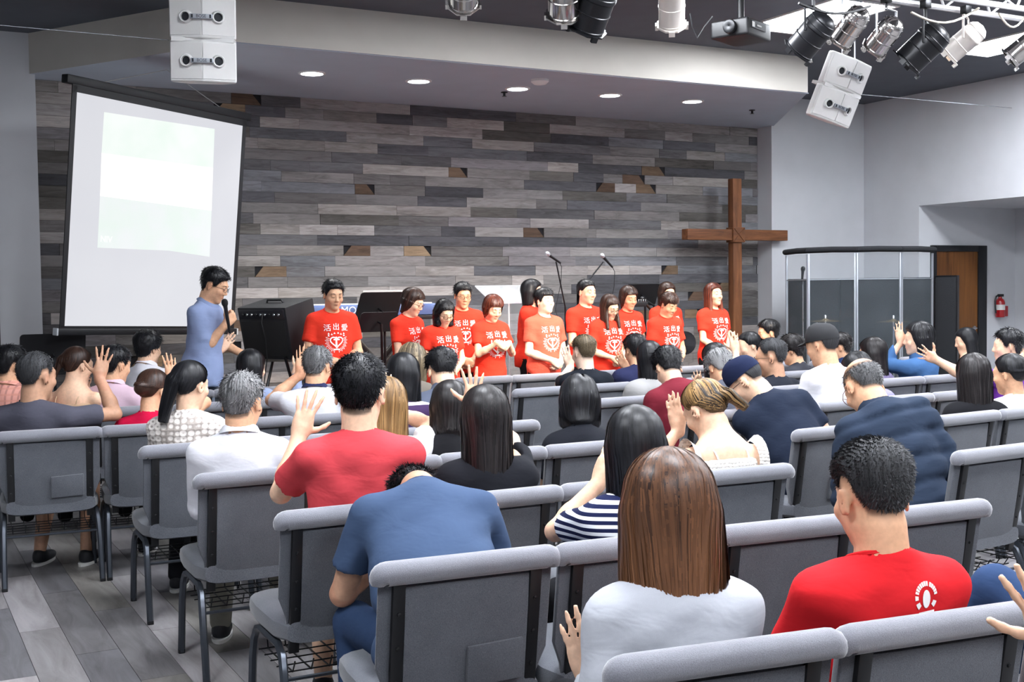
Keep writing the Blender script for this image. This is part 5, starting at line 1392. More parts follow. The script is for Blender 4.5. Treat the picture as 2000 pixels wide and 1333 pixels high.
P44 = A('person with dark hair in a navy blue shirt behind the capped man', (1640, 686), Q6, skin='b', hair=SHORT, hcol='soft', top='shirt', tcol='253459', lean=2, bow=10)
P35 = A('woman with long black hair, second row near the extinguisher', (1886, 682), Q6, fem=True, skin='a', hair=LONG(0.22, 0.02, 0.038, vary=0.05), hcol='black', top='camisole', tcol='3a3a48', strap=True, lean=2, bow=12)
P42 = A('person with spiky black hair in the front row', (1500, 652), Q7, skin='b', hair=dict(SHORT, lift=0.012, lump=0.003), hcol='black', tcol='2a2c33', lean=0, bow=6)
# --- the group standing in front of the stage in red printed t-shirts
RED = fabric('red_tee_cotton', 'e23a28', 700, 0.05, 0.9, bmp=0.1, fold=0.3, c2='c9301f')
RED_LIT = fabric('red_tee_lit', 'e8604c', 700, 0.05, 0.9, bmp=0.1, fold=0.3, c2='d64f3c')  # paler copy of the red, strong stage light put into its colour
CLASP = lambda z, y=0.20, x=0.03: {'L': dict(loc=(-x - 0.03, y, z), fd=(0.8, 0.25, -0.5), bk=(-0.2, 1, 0.2), pose='clasp'), 'R': dict(loc=(x + 0.03, y + 0.02, z + 0.01), fd=(-0.8, 0.25, -0.5), bk=(0.2, 1, 0.2), pose='clasp')}
def G(label, head, Y, **kw):
    kw.setdefault('tcol', RED); kw.setdefault('arms', CLASP(0.93))
    return person(label, head, Y, kind='stand', group='people standing in red printed t-shirts', front=True, emblem=kw.pop('emblem', True), lean=kw.pop('lean', 2), **kw)
G1 = G('man in red printed t-shirt beside the amplifier, hands clasped', (651, 577), 9.55, yaw=176, bow=14, skin='b', hair=dict(SHORT, top=0.016), hcol='black', arms=CLASP(1.02), turn=4)
G2 = G('woman with short dark hair in red tee, smiling down to the right', (806, 592), 9.75, yaw=205, bow=22, turn=16, fem=True, skin='a', hair=dict(BOBS, locks=drops(0.05, 0.034, 0.0, 0.05, flare=1.0), fringe=0.01), hcol='dkbrown', glasses='wire')
G3 = G('woman with curly black hair and glasses in red tee, head bowed', (868, 613), 9.45, yaw=182, bow=26, fem=True, skin='a', hair=dict(LONG(0.13, 0.0, 0.046), lump=0.006, lf=80.0, tufts=2500, tlen=0.02), hcol='black', glasses='wire', bw=1.1)
G4 = G('man with glasses in red tee standing behind two women', (904, 578), 10.35, yaw=170, bow=14, skin='b', hair=dict(SHORT, top=0.018), hcol='black', glasses='black')
G5 = G('woman with short auburn hair in red tee, hands folded at chest', (963, 604), 9.55, yaw=182, bow=24, fem=True, skin='a', hair=dict(BOBS, locks=drops(0.06, 0.042, 0.0, 0.055, flare=1.0), fringe=0.016), hcol='auburn', arms=CLASP(1.12, 0.24))
G6 = G('woman with black bob in red tee half hidden behind the boy', (1040, 572), 10.4, yaw=230, bow=4, fem=True, skin='a', hair=BOB, hcol='black', arms=CLASP(0.98))
G7 = G('boy in a faded red printed tee with eyes closed, chin up', (1064, 590), 9.65, yaw=186, bow=-4, turn=4, skin='d', hair=dict(SHORTF, front=-0.006), hcol='black', tcol=RED_LIT, hs=1.0)
G8 = G('young man with long black hair tied back in red tee', (1146, 572), 10.05, yaw=188, bow=4, skin='a', hair=sty('pony', 0.008, 0.016, locks=[('drop', (-0.0, -0.095, -0.02), (0, -0.01, -0.14), 0.034, 0.026)], facecut=False, tufts=1500), hcol='black')
G9 = G('woman with long dark hair and glasses in red tee, looking down', (1191, 601), 9.55, yaw=180, bow=26, turn=6, tilt=6, fem=True, skin='a', hair=LONG(0.24, 0.0, 0.034, front=(0.22, 0.05), ombre=0.15), hcol='dkbrown', glasses='wire')
G10 = G('woman with short brown hair in red tee, eyes closed', (1228, 584), 10.15, yaw=178, bow=12, fem=True, skin='b', hair=dict(BOBS, locks=drops(0.06, 0.040, 0.0, 0.055, flare=1.0), fringe=0.01, part=0.0), hcol='dkbrown')
G11 = G('woman with brown hair and glasses at the back of the group', (1303, 575), 10.45, yaw=176, bow=8, fem=True, skin='a', hair=LONG(0.16, 0.0, 0.034, front=(0.14, 0.03), part=0.01), hcol='dkbrown', glasses='wire')
G12 = G('boy with short brown hair in red tee, head bowed', (1306, 597), 9.6, yaw=184, bow=24, skin='b', hair=SHORTF, hcol='dkbrown')
G13 = G('woman with long reddish hair in red tee beside the cross', (1394, 577), 9.85, yaw=182, bow=-4, fem=True, skin='a', hair=LONG(0.24, 0.0, 0.034, front=(0.24, 0.03), ombre=0.30, hl=0.02), hcol='auburn')
# --- the man speaking into a microphone
MC = person('man in blue polo and glasses speaking into a microphone', (419, 559), 9.35, kind='stand', yaw=232, lean=6, bow=24, turn=6, skin='b', hair=dict(SHORT, top=0.024), hcol='black', top='polo', tcol='8a99bd', legs='6b7482', glasses='black', front=True, bw=1.02,
            arms={'R': dict(w=(441, 634), f=(452, 622), Y=9.15, pose='fist', hint=(0.3, -1.0, -0.6), bk=(0.2, 0.9, 0.3)), 'L': dict(w=(470, 690), f=(492, 706), Y=9.75, pose='open', hint=(-0.4, -0.6, -0.8))})
print('tris', NTRI[0])
# ---------------------------------------------------------------- stage furniture
M_blk = simple('satin_black', '141518', 0.45)
M_blkm = simple('black_metal', '1a1b1e', 0.35, 0.4)
M_tolex = simple('black_tolex', '121317', 0.6, bmp=0.4, bscale=900, bdist=0.002)
M_grille = simple('speaker_grille', '0b0b0d', 0.8, bmp=0.6, bscale=700, bdist=0.003)
M_chrome = simple('chrome', 'd4d6da', 0.14, 1.0)
# projection screen
TL, TR_, BL = Vector((1.456, 10.09, 3.24)), Vector((3.063, 11.019, 3.175)), Vector((1.315, 10.186, 1.353))
scr = empty('projection_screen', (0, 0, 0))
eu = (TR_ - TL).normalized(); ew = (BL - TL); ew = (ew - eu * ew.dot(eu)).normalized(); en = eu.cross(ew).normalized()
if en.dot(CP - TL) < 0: en = -en
SWd, SHt = (TR_ - TL).length, (BL - TL).length
MS = Matrix((eu, -ew, en)).transposed().to_4x4(); MS.translation = TL      # x along, y up, z out of the screen
def sbox(mb, x0, x1, y0, y1, z0, z1): return mb.box((x0, y0, z0), (x1, y1, z1), MS)
def lit(name, c1, c2, s, sc=2.0):  # the projector's light is put into cloth and slide as their own glow
    m_, nt, b = _nt(name)
    n = nd(nt, 'ShaderNodeTexNoise'); n.inputs['Scale'].default_value = sc; n.inputs['Detail'].default_value = 2; nt.links.new(coords(nt), n.inputs['Vector'])
    col = ramp(nt, n.outputs['Fac'], [(0.35, lin(c1)), (0.65, lin(c2))])
    b.inputs['Base Color'].default_value = (0.06, 0.06, 0.06, 1); b.inputs['Roughness'].default_value = 0.9
    nt.links.new(col, b.inputs['Emission Color']); b.inputs['Emission Strength'].default_value = s
    return m_
M_scr = lit('screen_cloth', 'e4e5ec', 'e9eaf0', 0.80, 1.2)
sbox(MB(), 0.0, SWd, -SHt, 0.0, -0.004, 0.0).build('screen_cloth', M_scr, scr)
fb = MB(); sbox(fb, -0.045, 0.0, -SHt - 0.01, 0.05, -0.006, 0.003); sbox(fb, SWd, SWd + 0.045, -SHt - 0.01, 0.05, -0.006, 0.003); sbox(fb, -0.045, SWd + 0.045, 0.0, 0.075, -0.006, 0.003); sbox(fb, -0.045, SWd + 0.045, -SHt - 0.03, -SHt, -0.006, 0.003)
fb.build('black_border', M_blk, scr)
sbox(MB(), -0.10, SWd + 0.10, 0.06, 0.13, -0.07, 0.01).build('roller_case', M_blk, scr, bevel=0.01)
sbox(MB(), -0.07, SWd + 0.07, -SHt - 0.075, -SHt - 0.02, -0.03, 0.02).build('bottom_bar', M_blk, scr, bevel=0.01)
for x0, x1 in ((-0.085, -0.068), (SWd + 0.068, SWd + 0.085)): sbox(MB(), x0, x1, -SHt - 0.078, -SHt - 0.018, -0.032, 0.022).build('end_cap', simple('cap_grey', 'b8bcc0', 0.5), scr, bevel=0.004)
def on_screen(px, py):
    d = ray(px, py); t = (TL - CP).dot(en) / d.dot(en); p = CP + d * t
    return ((p - TL).dot(eu), (p - TL).dot(-ew))
def spoly(name, pts, mat, z):
    q = [on_screen(*p) for p in pts]; mb = MB(); mb.add([MS @ Vector((a, b, z)) for a, b in q], [tuple(range(len(q)))]); return mb.build(name, mat, scr, fix=False)
spoly('slide_top', [(203, 219), (419, 252), (416, 328), (198, 299)], lit('slide_green', 'ecf8f0', 'f6fbf8', 0.92, 3.0), 0.002)
spoly('slide_band', [(198, 299), (416, 328), (413, 412), (195, 383)], lit('slide_white', 'fffdfb', 'fffefc', 1.0), 0.002)
spoly('slide_bottom', [(195, 383), (413, 412), (409, 502), (330, 490), (190, 484)], lit('slide_mint', 'eaf5ef', 'f0f4f5', 0.9, 3.5), 0.002)
q0 = on_screen(207, 468)
text_obj('slide_lettering', 'NIV', 0.075, lit('slide_text', 'ffffff', 'ffffff', 1.0), MS @ Matrix.Translation((q0[0], q0[1], 0.004)), scr, thick=0.0005)
tag(scr, 'tilted white projection screen showing a pale green slide', 'screen')
cd = MB(); hook = Vector((2.35, 10.9, ZS))
cd.tube([MS @ Vector((0.25, 0.12, -0.02)), hook + Vector((0, 0, -0.02)), MS @ Vector((SWd - 0.25, 0.12, -0.02))], 0.004, 5); cd.build('hanging_cord', simple('cord_white', 'b8b8b8', 0.6), scr)
# bass amplifier tilted on a folding stand
amp = empty('bass_amplifier', (2.62, 10.0, 0)); 
pa = onY(545, 640, 10.0); amp.location = (pa.x, 10.0, 0); amp.rotation_euler = (0, 0, R_(-58))
MA = Matrix.Translation((0, 0, 1.30)) @ Matrix.Rotation(R_(12), 4, 'X')
MB().box((-0.27, -0.19, -0.24), (0.27, 0.19, 0.22), MA).build('cabinet', M_tolex, amp, bevel=0.015)
MB().box((-0.24, -0.197, -0.21), (0.24, -0.188, 0.10), MA).build('grille', M_grille, amp, bevel=0.004)
pn = MB().box((-0.25, -0.198, 0.12), (0.25, -0.186, 0.20), MA).build('control_panel', simple('amp_panel', '23242a', 0.35, 0.3), amp, bevel=0.004)
for i in range(9):
    MB().lathe([(0.012, 0), (0.012, 0.012), (0.009, 0.016)], 10, MA @ Matrix.Translation((-0.20 + 0.05 * i, -0.198, 0.16)) @ Matrix.Rotation(PI / 2, 4, 'X')).build('knob', M_chrome if i % 3 else M_blk, pn, smooth=True)
hd = MB(); hd.tube([MA @ Vector(p) for p in ((-0.09, 0, 0.222), (-0.08, 0, 0.245), (0.08, 0, 0.245), (0.09, 0, 0.222))], 0.010, 6); hd.build('handle', M_blk, amp, smooth=True)
for sx in (-0.2, 0.2):
    for a, b in (((sx, -0.22, 0.0), (sx, 0.16, 1.06)), ((sx, 0.24, 0.0), (sx, -0.16, 1.05))):
        MB().tube([a, b], 0.014, 8).build('stand_leg', M_blkm, amp, smooth=True)
MB().box((-0.24, -0.02, 1.00), (0.24, 0.02, 1.03)).build('cross_bar', simple('ash_bar', 'c9c2b4', 0.5), amp, bevel=0.004)
cb = MB(); cb.tube([MA @ Vector((0.02, -0.2, 0.17)), MA @ Vector((0.03, -0.24, 0.10)), MA @ Vector((0.02, -0.215, -0.05)), MA @ Vector((0.0, -0.215, -0.23)), (0, -0.3, 0.4), (0.05, -0.35, 0.01)], 0.005, 6); cb.build('cable', M_blk, amp, smooth=True)
tag(amp, 'black bass amplifier tilted back on a folding stand', 'amplifier')
# keyboard on an X stand
kb = empty('keyboard', (0, 0, 0)); k0 = onY(612, 606, 10.75); k1 = onY(845, 606, 10.75); kc = (k0 + k1) / 2
kb.location = (kc.x + 0.03, 10.75, 0.38); KZ = kc.z - 0.38
M_kb = simple('keyboard_blue_grey', '5a6f9e', 0.35, 0.2)
KW = (k1.x - k0.x) / 2 + 0.08
MB().box((-KW, -0.02, KZ - 0.055), (KW, 0.30, KZ + 0.055)).build('body', M_kb, kb, bevel=0.01)
MB().box((-KW - 0.02, -0.04, KZ - 0.10), (KW + 0.02, 0.28, KZ - 0.06)).build('support_bar', M_blk, kb, bevel=0.006)
text_obj('lettering', 'MODX', 0.10, simple('lettering_white', 'f2f2f2', 0.5), Matrix.Translation((-KW + 0.47, -0.022, KZ + 0.0)) @ Matrix.Rotation(PI / 2, 4, 'X'), kb)
for sg in (-1, 1):
    for off in (0.05, 0.22):
        MB().box((-0.025, -0.015, -0.62), (0.025, 0.015, 0.62), Matrix.Translation((0.06, off, (KZ - 0.1) / 2)) @ Matrix.Rotation(sg * R_(42), 4, 'Y')).build('stand_leg', M_blkm, kb, bevel=0.006)
kk = MB()
for i in range(36): kk.box((-KW + 0.05 + i * (2 * KW - 0.1) / 36, 0.14, KZ + 0.055), (-KW + 0.05 + (i + 0.9) * (2 * KW - 0.1) / 36, 0.29, KZ + 0.065))
o = kk.build('keys', simple('ivory_keys', 'e8e6df', 0.35), kb); o['kind'] = 'stuff'
tag(kb, 'blue-grey keyboard on a black crossed stand behind the group', 'keyboard')
# music stands
def music_stand(x, y, zt, label, yaw=0.0, wd=0.50, ht=0.33, tilt=22, base=0.0, white=False):
    t = empty('music_stand', (x, y, base), R_(yaw)); z = zt - base
    M = Matrix.Translation((0, 0, z)) @ Matrix.Rotation(R_(tilt), 4, 'X')
    mb = MB(); r = 0.03; poly = []
    for cx, cz, a0 in ((wd / 2 - r, -r, 0), (-wd / 2 + r, -r, 90), (-wd / 2 + r, -ht + r, 180), (wd / 2 - r, -ht + r, 270)):
        for k in range(5): a = R_(a0 + 22.5 * k); poly.append((cx + r * math.cos(a), cz + r * math.sin(a)))
    mb.prism(poly, -0.003, 0.003, M, 'y'); mb.build('desk', M_blk, t)
    MB().box((-wd / 2, 0.003, -ht), (wd / 2, 0.06, -ht + 0.005), M).build('ledge', M_blk, t)
    if white: MB().box((-wd / 2 + 0.02, 0.004, -ht + 0.01), (wd / 2 - 0.02, 0.007, 0.015), M).build('sheet_music', simple('paper', 'eeeeee', 0.8), t)
    pl = MB(); pl.tube([(0, -0.02, 0.25), (0, -0.02, z - ht * 0.55)], 0.012, 8); pl.tube([(0, -0.02, z - ht * 0.55), M @ Vector((0, 0, -ht / 2))], 0.010, 8); pl.build('pole', M_blkm, t, smooth=True)
    for k in range(3):
        a = R_(90 + 120 * k); MB().tube([(0, -0.02, 0.27), (0.27 * math.cos(a), -0.02 + 0.27 * math.sin(a), 0.012)], 0.010, 6).build('leg', M_blkm, t, smooth=True)
    MB().lathe([(0.02, 0), (0.02, 0.03)], 10, Matrix.Translation((0.0, -0.02, 0.62)) @ Matrix.Rotation(PI / 2, 4, 'Y')).build('clamp_knob', M_blk, t, smooth=True)
    tag(t, label, 'music stand'); return t
pm = onY(748, 571, 10.3); music_stand(pm.x, 10.3, pm.z, 'black music stand with white sheets in front of the keyboard', 8, 0.46, 0.36, 30, 0.0, True)
pm = onY(740, 610, 10.15); music_stand(pm.x, 10.12, pm.z, 'lower black music stand beside the woman smiling down', 10, 0.40, 0.20, 24)
pm = onY(1258, 555, 10.9); music_stand(pm.x, 10.9, pm.z, 'black music stand rising behind the woman with glasses', -6, 0.42, 0.28, 30, 0.38)
pm = onY(98, 651, 10.6); music_stand(pm.x, 10.4, pm.z, 'black music stand under the projection screen at far left', 4, 0.52, 0.36, 14)
# acrylic lectern
M_acr = glass('clear_acrylic', (0.86, 0.9, 0.93), 0.22, 0.05)
M_acre = glass('acrylic_edge', (0.95, 0.97, 1.0), 0.75, 0.15)
pl = onY(995, 575, 10.95); lec = empty('acrylic_lectern', (pl.x, 10.95, 0.38)); zt = pl.z - 0.38
ML = Matrix.Translation((0, 0, zt)) @ Matrix.Rotation(R_(24), 4, 'X')
MB().box((-0.30, -0.22, -0.008), (0.30, 0.22, 0.008), ML).build('top_plate', M_acr, lec, bevel=0.002)
eb = MB()
for a, b in (((-0.30, -0.22), (0.30, -0.22)), ((0.30, -0.22), (0.30, 0.22)), ((0.30, 0.22), (-0.30, 0.22)), ((-0.30, 0.22), (-0.30, -0.22))): eb.tube([ML @ Vector((a[0], a[1], 0)), ML @ Vector((b[0], b[1], 0))], 0.008, 4)
eb.build('plate_edge', M_acre, lec)
for x in (-0.09, 0.09):
    MB().box((x - 0.008, -0.15, 0.03), (x + 0.008, 0.15, zt - 0.03)).build('upright', M_acr, lec, bevel=0.002)
    MB().tube([(x, -0.15, 0.03), (x, -0.15, zt - 0.06)], 0.009, 4).build('upright_edge', M_acre, lec)
MB().box((-0.30, -0.24, 0.0), (0.30, 0.24, 0.025)).build('base', M_acr, lec, bevel=0.003)
MB().box((-0.2, -0.14, 0.75), (0.2, 0.14, 0.765)).build('shelf', M_acr, lec, bevel=0.002)
tag(lec, 'clear acrylic lectern behind the group', 'lectern')
# microphones on stands
M_ball = simple('mic_mesh', 'c9ccd0', 0.35, 0.7, bmp=0.5, bscale=1200, bdist=0.001)
def mic(name, p, d, parent=None, col=None, L=0.16, ball=None):
    d = Vector(d).normalized(); q = d.to_track_quat('Z', 'Y').to_matrix().to_4x4(); M = Matrix.Translation(p) @ q
    t = empty(name, (0, 0, 0), parent=parent)
    MB().lathe([(0.010, -L), (0.011, -L + 0.01), (0.015, -0.03), (0.018, 0.0)], 14, M).build('handle', col or M_blk, t, smooth=True)
    MB().lathe([(0.018, 0.0), (0.024, 0.012), (0.026, 0.03), (0.022, 0.046), (0.012, 0.055), (0.0, 0.057)], 16, M, cap=False).build('grille_ball', ball or M_ball, t, smooth=True)
    return t
def mic_stand(label, mp, me_, pole_top, Y, base, boom_from=None):
    P_ = lambda p: onY(p[0], p[1], Y)
    a, b, c = P_(mp), P_(me_), P_(pole_top)
    t = empty('microphone_stand', (c.x, Y, base))
    L = lambda p: Vector(p) - Vector((c.x, Y, base))
    m_ = mic('microphone', L(a), a - b, None); m_.parent = t
    st_ = MB()
    if boom_from: st_.tube([L(P_(boom_from)), L(c)], 0.008, 8)
    foot = Vector((L(P_(boom_from)).x if boom_from else 0.0, 0, 0))
    top_ = L(P_(boom_from)) if boom_from else L(c)
    st_.tube([Vector((foot.x, 0, 0.02)), top_], 0.010, 8)
    st_.build('pole', M_blkm, t, smooth=True)
    MB().lathe([(0.14, 0), (0.14, 0.012), (0.03, 0.03), (0.012, 0.05)], 24, Matrix.Translation(foot)).build('base', M_blkm, t, smooth=True)
    MB().lathe([(0.017, -0.05), (0.017, 0.05)], 10, Matrix.Translation(Vector((foot.x, 0, top_.z * 0.62)))).build('clutch', M_blk, t, smooth=True)
    e = L(b); cb = MB(); pts = [e, e + Vector((0.03, 0.0, -0.05)), e + Vector((0.02, 0, -0.22)), e + Vector((-0.05, 0, -0.5)), Vector((foot.x + 0.03, -0.02, 0.4)), Vector((foot.x + 0.1, -0.05, 0.01))]
    cb.tube(pts, 0.0035, 5); cb.build('cable', M_blk, t, smooth=True)
    tag(t, label, 'microphone stand')
mic_stand('straight microphone stand with silver-headed mic, left of the pair', (1073, 499), (1092, 512), (1086, 511), 10.8, 0.38, (1104, 600))
mic_stand('boom microphone stand with silver-headed mic, right of the pair', (1179, 503), (1196, 522), (1178, 512), 10.95, 0.38, (1128, 575))
pz = onY(1258, 586, 10.9)
mk = empty('microphone_stand', (pz.x + 0.1, 10.9, 0.38)); m_ = mic('microphone', Vector((-0.1, 0, pz.z - 0.38)), Vector((-1, 0, 0.5)), None, ball=M_blk); m_.parent = mk
MB().tube([(0.03, 0, pz.z - 0.44), (0.05, 0, 0.02)], 0.009, 8).build('pole', M_blkm, mk, smooth=True)
MB().lathe([(0.13, 0), (0.13, 0.012), (0.02, 0.03)], 20, Matrix.Translation((0.05, 0, 0))).build('base', M_blkm, mk, smooth=True)
tag(mk, 'low black microphone on a stand behind the bowing boy', 'microphone stand')
# guitar on the platform, only its head and neck show above the group
g = empty('electric_guitar', (0, 0, 0)); gp = onY(1243, 596, 10.75); g.location = (gp.x + 0.25, 10.75, 0.38)
zg = gp.z - 0.38
MB().box((-0.30, -0.012, zg - 0.02), (-0.10, 0.008, zg + 0.035), None).build('headstock', M_blk, g, bevel=0.01)
MB().tube([(-0.12, 0, zg), (0.22, 0, zg - 0.30)], 0.022, 8, flat=0.6).build('neck', simple('rosewood', '3a2418', 0.5), g, smooth=True)
for i in range(6): MB().lathe([(0.006, 0), (0.008, 0.02), (0.006, 0.026)], 8, Matrix.Translation((-0.28 + 0.03 * i, 0, zg + 0.033))).build('tuning_peg', M_chrome, g, smooth=True)
bd = MB(); ring = []
for k in range(28):
    a = 2 * PI * k / 28; rr = 0.17 + 0.035 * math.cos(2 * a); ring.append((rr * math.cos(a) + 0.34, rr * 1.0 * math.sin(a) + zg - 0.44))
bd.prism(ring, -0.02, 0.025, None, 'y'); bd.build('body', simple('guitar_black', '17171a', 0.25, coat=0.5), g, bevel=0.008)
MB().tube([(0.34, 0.05, 0.0), (0.34, 0.05, zg - 0.5)], 0.012, 8).build('stand_post', M_blkm, g, smooth=True)
tag(g, 'dark electric guitar on a stand behind the group', 'guitar')
# hand microphone of the speaker
S_, E_, W_, fd_, bk_, po_, sg_ = MC['arm']['R']; oM = Matrix.Translation(MC['o'].location) @ Matrix.Rotation(MC['o'].rotation_euler.z, 4, 'Z')
wp = oM @ Vector(MC['arm']['R'][2])
mh = mic('hand_microphone', Vector(onY(440, 598, wp.y - 0.05)), Vector(onY(438, 590, wp.y - 0.05)) - Vector(onY(447, 642, wp.y - 0.02)), None, L=0.22, ball=M_grille)
tag(mh, 'black hand-held microphone in the fist of the man in blue polo', 'microphone')
# wooden cross
M_cross = wood('cross_wood', '4a2c1c', '8a5a3a', (1, 1, 0.12), 0.6, grain=16.0)
M_crossh = wood('cross_wood_beam', '4a2c1c', '8a5a3a', (0.12, 1, 1), 0.6, grain=16.0)
cr = empty('wooden_cross', (9.395, 11.62, 0.38)); zc = 2.245 - 0.38
MB().box((-0.068, -0.05, 0), (0.068, 0.05, 2.94 - 0.38)).build('post', M_cross, cr, bevel=0.006)
MB().box((-0.77, -0.06, zc - 0.066), (0.80, 0.06, zc + 0.066)).build('beam', M_crossh, cr, bevel=0.006)
bl = MB().box((-0.092, -0.085, zc - 0.092), (0.092, 0.06, zc + 0.092)).build('centre_block', M_crossh, cr, bevel=0.006)
for s_ in (-1, 1): MB().box((-0.11, -0.008, -0.006), (0.11, 0.004, 0.006), Matrix.Translation((0, -0.085, zc)) @ Matrix.Rotation(s_ * PI / 4, 4, 'Y')).build('carved_line', M_cross, bl)
MB().box((-0.25, -0.2, 0), (0.25, 0.2, 0.05)).build('foot', M_cross, cr, bevel=0.01)
tag(cr, 'tall brown wooden cross standing before the plank wall', 'cross')
# drum shield
M_plexi = glass('plexiglass', (0.30, 0.36, 0.40), 0.07, 0.02)
M_alu = simple('aluminium_channel', 'a8adb4', 0.35, 0.6)
M_foam = simple('acoustic_black', '15171b', 0.9, bmp=0.5, bscale=60)
ds = empty('drum_shield', (0, 0, 0)); dp = []
for px, d in ((1536, 13.9), (1578, 13.3), (1672, 13.15), (1760, 13.2), (1822, 13.6)):
    p = atd(px, 560, d); dp.append(Vector((p.x, p.y, 0)))
ZT = 1.96; ZM = 1.67
for i in range(4):
    a, b = dp[i], dp[i + 1]; u = (b - a).normalized(); n_ = Vector((u.y, -u.x, 0)); L = (b - a).length
    M = Matrix((u, -n_, Vector((0, 0, 1)))).transposed().to_4x4(); M.translation = a
    for z0, z1, nm in ((0.03, ZM - 0.005, 'lower_pane'), (ZM + 0.005, ZT, 'upper_pane')):
        MB().box((0.02, -0.004, z0), (L - 0.02, 0.004, z1), M).build(nm, M_plexi, ds)
    ch = MB().box((0.0, -0.012, 0.0), (0.022, 0.012, ZT), M).build('channel', M_alu, ds, bevel=0.003)
    MB().box((L - 0.022, -0.010, 0.0), (L - 0.002, 0.010, ZT), M).build('channel', M_alu, ds, bevel=0.003)
    MB().box((0.02, -0.006, ZM - 0.006), (L - 0.02, 0.006, ZM + 0.006), M).build('hinge_rail', M_alu, ds)
    MB().tube([a + Vector((0, 0, ZT + 0.04)) - u * 0.02, a + u * (L / 2) + Vector((0, 0, ZT + 0.045)), b + u * 0.02 + Vector((0, 0, ZT + 0.04))], 0.042, 10, flat=0.8).build('top_roll', M_foam, ds, smooth=True)
tag(ds, 'clear plastic drum shield with black padded top rail', 'drum shield')
def baffle(label, p0, p1, h, th=0.06):
    u = (p1 - p0).normalized(); M = Matrix((u, Vector((-u.y, u.x, 0)), Vector((0, 0, 1)))).transposed().to_4x4(); M.translation = p0; L = (p1 - p0).length
    t = empty('acoustic_panel', (0, 0, 0)); MB().box((0, 0, 0.02), (L, th, h), M).build('padding', M_foam, t, bevel=0.01)
    e = MB(); e.box((-0.012, -0.005, 0), (0, th + 0.005, h + 0.01), M); e.box((L, -0.005, 0), (L + 0.012, th + 0.005, h + 0.01), M); e.box((0, -0.005, h), (L, th + 0.005, h + 0.012), M); e.build('edge_trim', M_blkm, t)
    tag(t, label, 'acoustic panel')
def bp(px, d): p = atd(px, 560, d); return Vector((p.x, p.y, 0))
baffle('black acoustic panel behind the drum kit, left part', bp(1541, 14.55), bp(1640, 14.55), 1.675)
baffle('black acoustic panel behind the drum kit, middle part', bp(1642, 14.55), bp(1756, 14.35), 1.675)
baffle('black acoustic panel behind the drum kit, right part', bp(1758, 14.35), bp(1830, 14.2), 1.675)
baffle('black acoustic panel beside the oak door', bp(1826, 13.7), bp(1868, 13.55), 1.69)
# drum kit behind the shield
dk = (dp[1] + dp[3]) / 2 + Vector((0.26, 0.36, 0)); M_shell = simple('drum_shell', '20242c', 0.25, coat=0.6); M_skin = simple('drum_skin', 'd9d9d4', 0.5); M_brass = simple('cymbal_brass', 'b89a5a', 0.25, 0.9)
def drum(nm, label, c, r, L, ax):
    t = empty(nm, c); M = Vector(ax).normalized().to_track_quat('Z', 'Y').to_matrix().to_4x4()
    MB().lathe([(r, -L / 2), (r, L / 2)], 28, M, cap=False).build('shell', M_shell, t, smooth=True)
    for z in (-L / 2, L / 2):
        MB().lathe([(r, z - 0.012), (r + 0.01, z - 0.012), (r + 0.01, z + 0.012), (r - 0.006, z + 0.014)], 28, M, cap=False).build('hoop', M_chrome, t, smooth=True)
        MB().lathe([(r - 0.004, z), (r - 0.004, z + 0.002)], 28, M).build('head', M_skin, t)
    for k in range(3):
        a = 2 * PI * k / 3 + 0.4; MB().tube([(math.cos(a) * r * 0.9, math.sin(a) * r * 0.9, -0.05), (math.cos(a) * (r + 0.06), math.sin(a) * (r + 0.06), -c[2])], 0.008, 6).build('leg', M_chrome, t, smooth=True)
    tag(t, label, 'drum')
drum('bass_drum', 'dark bass drum on the floor behind the shield', (dk.x, dk.y, 0.30), 0.28, 0.36, (-0.4, -1, 0))
drum('tom_drum', 'small tom drum mounted above the bass drum', (dk.x - 0.18, dk.y, 0.78), 0.14, 0.2, (0, -0.3, 1))
drum('snare_drum', 'chrome-hooped snare drum behind the shield', (dk.x + 0.30, dk.y + 0.05, 0.66), 0.18, 0.14, (0, 0, 1))
def cymbal(label, c, r):
    t = empty('cymbal', (c[0], c[1], 0)); MB().lathe([(0.012, 0.028), (0.05, 0.012), (r * 0.6, 0.004), (r, -0.006)], 32, Matrix.Translation((0, 0, c[2])), cap=False).build('disc', M_brass, t, smooth=True)
    MB().lathe([(0.016, 0), (0.016, 0.04), (0.008, 0.05)], 12, Matrix.Translation((0, 0, c[2] + 0.02))).build('wing_nut', M_chrome, t, smooth=True)
    MB().tube([(0, 0, 0.02), (0, 0, c[2])], 0.009, 8).build('stand_pole', M_chrome, t, smooth=True)
    for k in range(3): a = 2 * PI * k / 3; MB().tube([(0, 0, 0.3), (0.25 * math.cos(a), 0.25 * math.sin(a), 0.01)], 0.008, 6).build('leg', M_chrome, t, smooth=True)
    tag(t, label, 'cymbal')
for lab, px, py, r in (('left brass cymbal behind the drum shield', 1612, 627, 0.20), ('right brass cymbal behind the drum shield', 1745, 628, 0.20)):
    p = atd(px, py, 13.62); cymbal(lab, (p.x, p.y, p.z), r)
pmx = atd(1568, 530, 13.75); mk = empty('microphone_stand', (pmx.x, pmx.y, 0)); m_ = mic('microphone', Vector((0, 0, pmx.z)), Vector((0.1, 0, 1)), None, ball=M_blk); m_.parent = mk
MB().tube([(0, 0, 0.02), (0, 0, pmx.z - 0.1)], 0.008, 8).build('pole', M_chrome, mk, smooth=True); MB().lathe([(0.12, 0), (0.12, 0.012), (0.02, 0.03)], 20).build('base', M_blkm, mk, smooth=True)
tag(mk, 'thin microphone stand at the left end of the drum shield', 'microphone stand')
